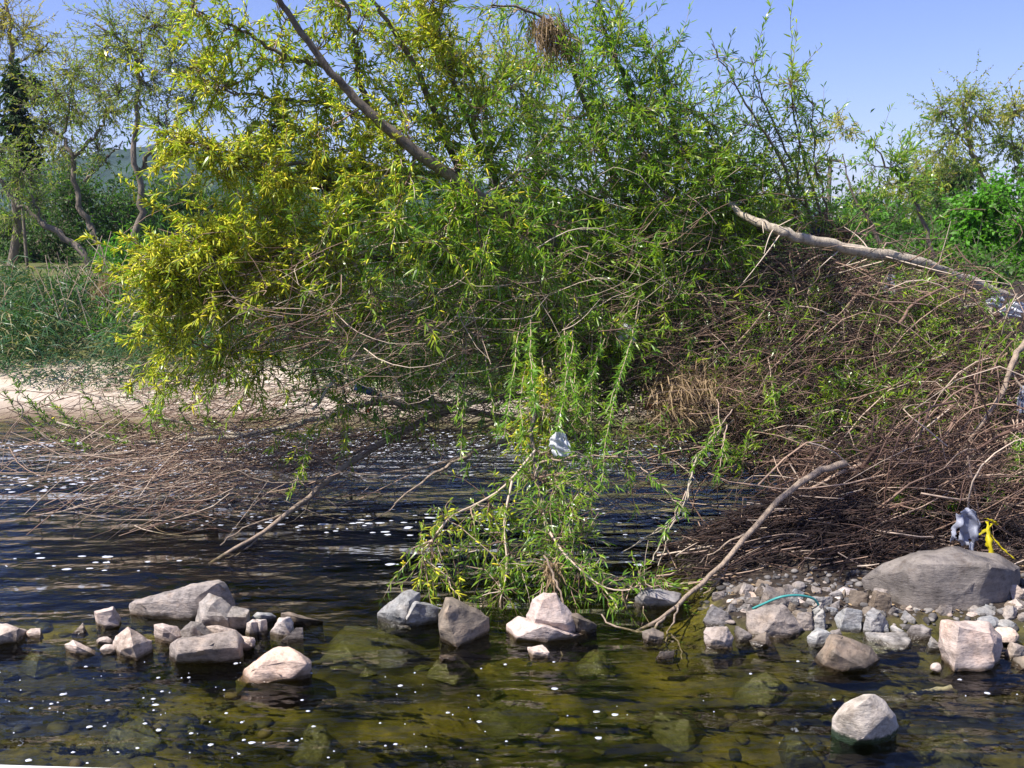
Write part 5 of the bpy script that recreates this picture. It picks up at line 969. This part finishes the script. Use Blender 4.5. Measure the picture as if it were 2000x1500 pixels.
LIFT[0] = .03
RG = 'trees beyond the brush pile'
btree('ash_tree', 'open crowned tree with a curving trunk at the far right', [([(1935, 500, 26), (1928, 380, 26), (1895, 290, 26), (1885, 240, 26), (1880, 200, 26)], .15, .03), ([(1895, 290, 26), (1860, 240, 26), (1840, 220, 26)], .05, .02), ([(1990, 320, 26), (1975, 260, 26), (1980, 220, 26)], .05, .02)],
      bl([(1890, 195, 45, 1, .15), (1840, 220, 40, .8, .1), (1920, 230, 50, 1, .25), (1980, 220, 50, 1, .3), (1850, 270, 50, .8, 0), (1950, 280, 50, .8, 0), (2000, 290, 50, .8, .1), (1830, 310, 50, .7, .2), (1900, 330, 60, .6, 0), (1990, 350, 60, .8, -.1)], 26, 44, .5), .13, .035, group=RG)
btree('ash_tree', 'low pale green tree between the sapling and the far right tree', [([(1790, 470, 30), (1790, 400, 30), (1800, 350, 30)], .12, .05)], bl([(1790, 340, 50, 1, .3), (1840, 350, 50, 1, .3), (1760, 380, 50, .9, .2), (1810, 400, 60, 1, .2), (1700, 400, 50, .8, .2), (1850, 410, 50, 1, .1)], 30, 46, .5), .15, .04, group=RG)
btree('ash_tree', 'faint yellowish tree behind the utility pole', [([(1570, 480, 34), (1580, 400, 34), (1600, 320, 34), (1640, 250, 34)], .09, .02)], bl([(1640, 235, 26, .4, .5), (1665, 262, 24, .35, .5), (1590, 275, 24, .3, .4), (1550, 345, 50, .8, .3), (1520, 400, 60, 1, .3)], 34, 42, .5), .15, .04, group=RG)
btree('bush', 'vivid green bush on the right behind the fallen log', [([(1910, 560, 15), (1905, 480, 15), (1915, 420, 15)], .05, .03)], [(a, b, 15, r, .7, n, .95, 0) for a, b, r, n in [(1920, 400, 38, 80), (1950, 380, 30, 50), (1900, 440, 40, 80), (1930, 470, 36, 60), (1880, 480, 26, 34), (1860, 490, 22, 24), (1975, 400, 24, 30), (1900, 400, 24, 34)]], .10, .045, (0, 0, .3), mat='bush_leaf', space=.03)
btree('bush', 'bright green bush cut off by the right edge', [([(2010, 580, 14), (2010, 500, 14), (2000, 460, 14)], .05, .03)], [(a, b, 14, r, .7, n, .8, 0) for a, b, r, n in [(2000, 450, 34, 60), (2010, 510, 40, 60), (1980, 540, 36, 40), (2030, 420, 40, 50)]], .10, .04, (0, 0, .3), mat='bush_leaf', space=.03)
DENS[0] = 1.5
for k, (px, py, Yb, rp, tn, lb) in enumerate([(120, 400, 27, 90, .45, 'mid green bush under the curved pale tree'), (220, 440, 27, 90, .5, 'grass green bush behind the forked tree foot'), (330, 440, 28, 90, .3, 'dull green bush right of the forked tree'), (60, 480, 26, 80, .3, 'dark bush behind the vine wrapped tree'), (230, 510, 20.5, 34, .95, 'small vivid green bush at the foot of the forked tree'), (450, 470, 28, 90, .3, 'shaded bush behind the yellow willow crown'), (560, 480, 28, 90, .3, 'dark bush behind the left part of the willow'),
                                              (1680, 440, 24, 60, .55, 'olive bush below the utility pole'), (1760, 460, 22, 60, .55, 'yellowish bush behind the middle of the fallen log'), (1840, 440, 24, 60, .45, 'green bush left of the vivid bush'), (1960, 500, 19, 60, .5, 'dull green bush right of the vivid bush'), (1860, 360, 30, 50, .3, 'dark rounded tree behind the vivid bush'), (1820, 520, 14.5, 50, .55, 'low grassy shrub just above the end of the fallen log'), (1930, 545, 13, 50, .55, 'low olive shrub above the top of the brush pile')]):
    g0 = P(px, py, Yb); rr_ = rp
    bb = [(px + R.uniform(-.7, .7) * rp, py + R.uniform(-.5, .5) * rp, Yb + R.uniform(-1, 1), rp * .6, 1.0, 60, tn, 0) for _ in range(5)]
    btree('bush', lb, [([(px, py + rp * .9, Yb), (px + 4, py + rp * .3, Yb), (px, py, Yb)], .06, .03)], bb, .14, .045, (0, 0, .4), mat='bush_leaf', space=.05, group='bushes behind the bank')

# far thicket: a mass of foliage all along the bank behind everything
L = Leaves(); T = Tubes()
for k in range(230):
    x = G.uniform(-26, 26); y = G.uniform(30, 42); h_ = G.uniform(1.0, 3.0) * (1.2 if x < -4 else (.9 if x < 8 else .75)); z0 = float(terr(x, y)); n = 170
    p = np.array((x, y, z0)) + np.abs(G.normal(size=(n, 3))) * np.array((0, 0, h_ * .6)) + G.normal(size=(n, 3)) * np.array((.8, .8, .1))
    L.add(p, nrm(G.normal(size=(n, 3)) + np.array((0, 0, .6))), G.uniform(.15, .32, n), .09, np.clip(G.uniform(.1, .6) + G.normal(size=n) * .1, 0, 1), .2)
    T.add(bez((x, y, z0 - .1), (x + .2, y, z0 + h_), np.zeros(3), 4), .04, 4, .3)
L.build('thicket', MAT['bush_leaf']); props(bpy.data.objects['thicket'], 'continuous dull green thicket far behind the bank', 'thicket', None, 'stuff')
# mid thicket close behind the willow
L = Leaves()
for k in range(260):
    x = G.uniform(-9, 7.5); y = G.uniform(17, 23); h_ = G.uniform(.5, 1.5); z0 = float(terr(x, y)); n = 130
    if x < -6.2 and y < 21: continue
    p = np.array((x, y, z0)) + np.abs(G.normal(size=(n, 3))) * np.array((0, 0, h_ * .6)) + G.normal(size=(n, 3)) * np.array((.5, .5, .05))
    L.add(p, nrm(G.normal(size=(n, 3)) + np.array((0, 0, .8))), G.uniform(.1, .22, n), .04, np.clip(G.uniform(.1, .75) + G.normal(size=n) * .1, 0, 1), .2)
L.build('undergrowth', MAT['bush_leaf']); props(bpy.data.objects['undergrowth'], 'green undergrowth covering the top of the far bank behind the willow', 'undergrowth', None, 'stuff')

# ------------------------------------------------------------------ reeds on the far bank
L = Leaves(); n = 42000
x = G.uniform(-11.5, 3.5, n); y = 13.9 + G.random(n) ** .9 * 5.6; edge = 14.0 + .35 * np.sin(x * 1.3) + .2 * np.sin(x * 3.1) - sm((x + 3) / 3) * .3
ok = (y > edge); x = x[ok]; y = y[ok]; n = len(x); z = terr(x, y)
cl = fbm(x * 1.2, y * 1.2, 3) + .5; hh = (.12 + .9 * G.random(n)) * np.where(x < -4, 1.0, .6) * np.clip((cl - .2) * 2.2, .3, 1.6)
p = np.stack([x, y, z + hh * .6 * G.random(n)], -1); d = nrm(np.stack([G.normal(size=n) * .7, G.normal(size=n) * .5 - .35, np.ones(n) * .7], -1))
dead = G.random(n) < .10 + .1 * (cl > .55)
L.add(p, d, hh * .85, .022, np.where(dead, G.uniform(.8, 1, n), np.clip(cl - .25 + G.normal(size=n) * .12, 0, .7)), .75, .5)
L.build('reeds', MAT['reed_leaf']); props(bpy.data.objects['reeds'], 'arching blue green reeds covering the slope of the far bank', 'reeds', None, 'stuff')
L = Leaves()
for k in range(240):
    x = G.uniform(-3.2, 4.5); y = G.uniform(13.7, 17.2); h_ = G.uniform(.2, .7) * (1 + .12 * (y - 13.7)); z0 = float(terr(x, y)); n = 90
    p = np.array((x, y, z0)) + np.abs(G.normal(size=(n, 3))) * np.array((0, 0, h_ * .5)) + G.normal(size=(n, 3)) * np.array((.28, .28, .02))
    L.add(p, nrm(G.normal(size=(n, 3)) + np.array((0, 0, .9))), G.uniform(.08, .18, n), .022, np.clip(G.uniform(.15, .7) + G.normal(size=n) * .1, 0, 1), .3)
L.build('bank_plants', MAT['bush_leaf']); props(bpy.data.objects['bank_plants'], 'low green plants along the foot of the far bank behind the willow', 'plants', None, 'stuff')
L = Leaves(); T = Tubes()
for k in range(46):
    x = G.uniform(-11, -3.6); y = G.uniform(14.4, 19.0); h_ = G.uniform(.3, .9); z0 = float(terr(x, y)); n = 130; tn = G.uniform(.1, .8)
    p = np.array((x, y, z0)) + np.abs(G.normal(size=(n, 3))) * np.array((0, 0, h_ * .6)) + G.normal(size=(n, 3)) * np.array((.26, .26, .02))
    L.add(p, nrm(G.normal(size=(n, 3)) + np.array((0, 0, 1.2))), G.uniform(.06, .2, n), .025, np.clip(tn + G.normal(size=n) * .1, 0, 1), .3)
    for j in range(5): T.add(bez((x + G.normal() * .2, y, z0), (x + G.normal() * .5, y + G.normal() * .2, z0 + h_ * G.uniform(.8, 1.7)), G.normal(size=3) * .08, 5), .006, 3, G.uniform(.5, 1))
e = empty('bank_shrubs', (-7, 16, .8), 'patches of brighter weedy shrubs with dry stalks among the reeds', 'shrubs'); e['kind'] = 'stuff'
L.build('foliage', MAT['bush_leaf'], e); T.build('stalks', MAT['twig'], e)
L = Leaves(); n = 5000; x = G.uniform(-6.5, 4, n); y = G.uniform(13.0, 15.0, n); ok = fbm(x * 1.5, y * 1.5, 3) > .02; x = x[ok]; y = y[ok]; n = len(x); z = terr(x, y)
L.add(np.stack([x, y, z], -1), nrm(np.stack([G.normal(size=n) * .5, G.normal(size=n) * .5, np.ones(n)], -1)), G.uniform(.06, .22, n), .014, G.uniform(.3, .75, n), .3)
L.build('grass', MAT['reed_leaf']); props(bpy.data.objects['grass'], 'tufts of short green grass on the sand bar', 'grass', None, 'stuff')

# ------------------------------------------------------------------ utility pole and houses
e0 = P(1614, 470, 60); zt = P(1614, 305, 60)
e = empty('utility_pole', (e0[0], 60, float(terr(e0[0], 60))), 'wooden utility pole with one crossarm against the sky', 'utility pole')
T = Tubes(); T.add([(e0[0], 60, e0[2] - 1.5), (e0[0], 60, zt[2])], [.16, .12], 8, .2); T.build('pole', MAT['far_bark'], e)
T = Tubes(); a_ = P(1602, 311, 60); b_ = P(1641, 315, 60); T.add([a_ - np.array((0, .2, 0)), b_ - np.array((0, .2, 0))], .09, 4, .2); T.build('crossarm', MAT['far_bark'], e)
m = M('house_wall'); MAT['house_wall'] = m.done(m.bsdf((.6, .58, .54), .8)); m = M('house_roof'); MAT['house_roof'] = m.done(m.bsdf((.55, .52, .5), .7)); m = M('house_pane'); MAT['house_pane'] = m.done(m.bsdf((.04, .05, .06), .2))
def boxm(name, c, s_, mat, parent, roof=0):
    x, y, z = c; a, b, h_ = s_; V = [(x + i * a / 2, y + j * b / 2, z + k * h_) for k in (0, 1) for i, j in ((-1, -1), (1, -1), (1, 1), (-1, 1))]; Fc = [(0, 3, 2, 1), (4, 5, 6, 7), (0, 1, 5, 4), (1, 2, 6, 5), (2, 3, 7, 6), (3, 0, 4, 7)]
    if roof: V[4:] = [(x - a / 2, y, z + h_), (x + a / 2, y, z + h_), (x + a / 2, y + .01, z + h_), (x - a / 2, y + .01, z + h_)]
    me = bpy.data.meshes.new(name); me.from_pydata(V, [], Fc); me.update(); return link(name, me, mat, parent)
for px, py, w, lb in [(1835, 438, 9, 'low white house glimpsed left of the vivid green bush'), (1735, 452, 7, 'low pale shed glimpsed through the bushes under the sapling')]:
    c = P(px, py, 70); e = empty('house', (c[0], 70, 1.9), lb, 'house'); boxm('wall', (c[0], 70, 1.4), (w, 5, 1.9), MAT['house_wall'], e); boxm('roof', (c[0], 70, 3.3), (w + .8, 6, .9), MAT['house_roof'], e, 1); boxm('window', (c[0] - 1, 67.45, 2.2), (1.2, .1, .7), MAT['house_pane'], e)
print('objects', len(bpy.data.objects), 'faces', sum(len(o.data.polygons) for o in bpy.data.objects if o.type == 'MESH'))

# ------------------------------------------------------------------ haze: the air over the valley
hv = [(x, y, z) for z in (-4.0, 48.0) for x, y in ((-2600, -70), (2600, -70), (2600, 4600), (-2600, 4600))]
hme = bpy.data.meshes.new('haze'); hme.from_pydata(hv, [], [(3, 2, 1, 0), (4, 5, 6, 7), (0, 1, 5, 4), (1, 2, 6, 5), (2, 3, 7, 6), (3, 0, 4, 7)]); hme.update()
m = M('haze'); pv = m.n('VolumePrincipled'); pv.inputs['Color'].default_value = (.55, .72, 1, 1); pv.inputs['Density'].default_value = .0003; pv.inputs['Anisotropy'].default_value = .2
m.l(pv.outputs[0], m.out.inputs[1]); MAT['haze'] = m.m
props(link('haze', hme, MAT['haze']), kind='stuff'); bpy.data.objects['haze']['label'] = 'thin blue haze over the far hills'; bpy.data.objects['haze']['category'] = 'haze'
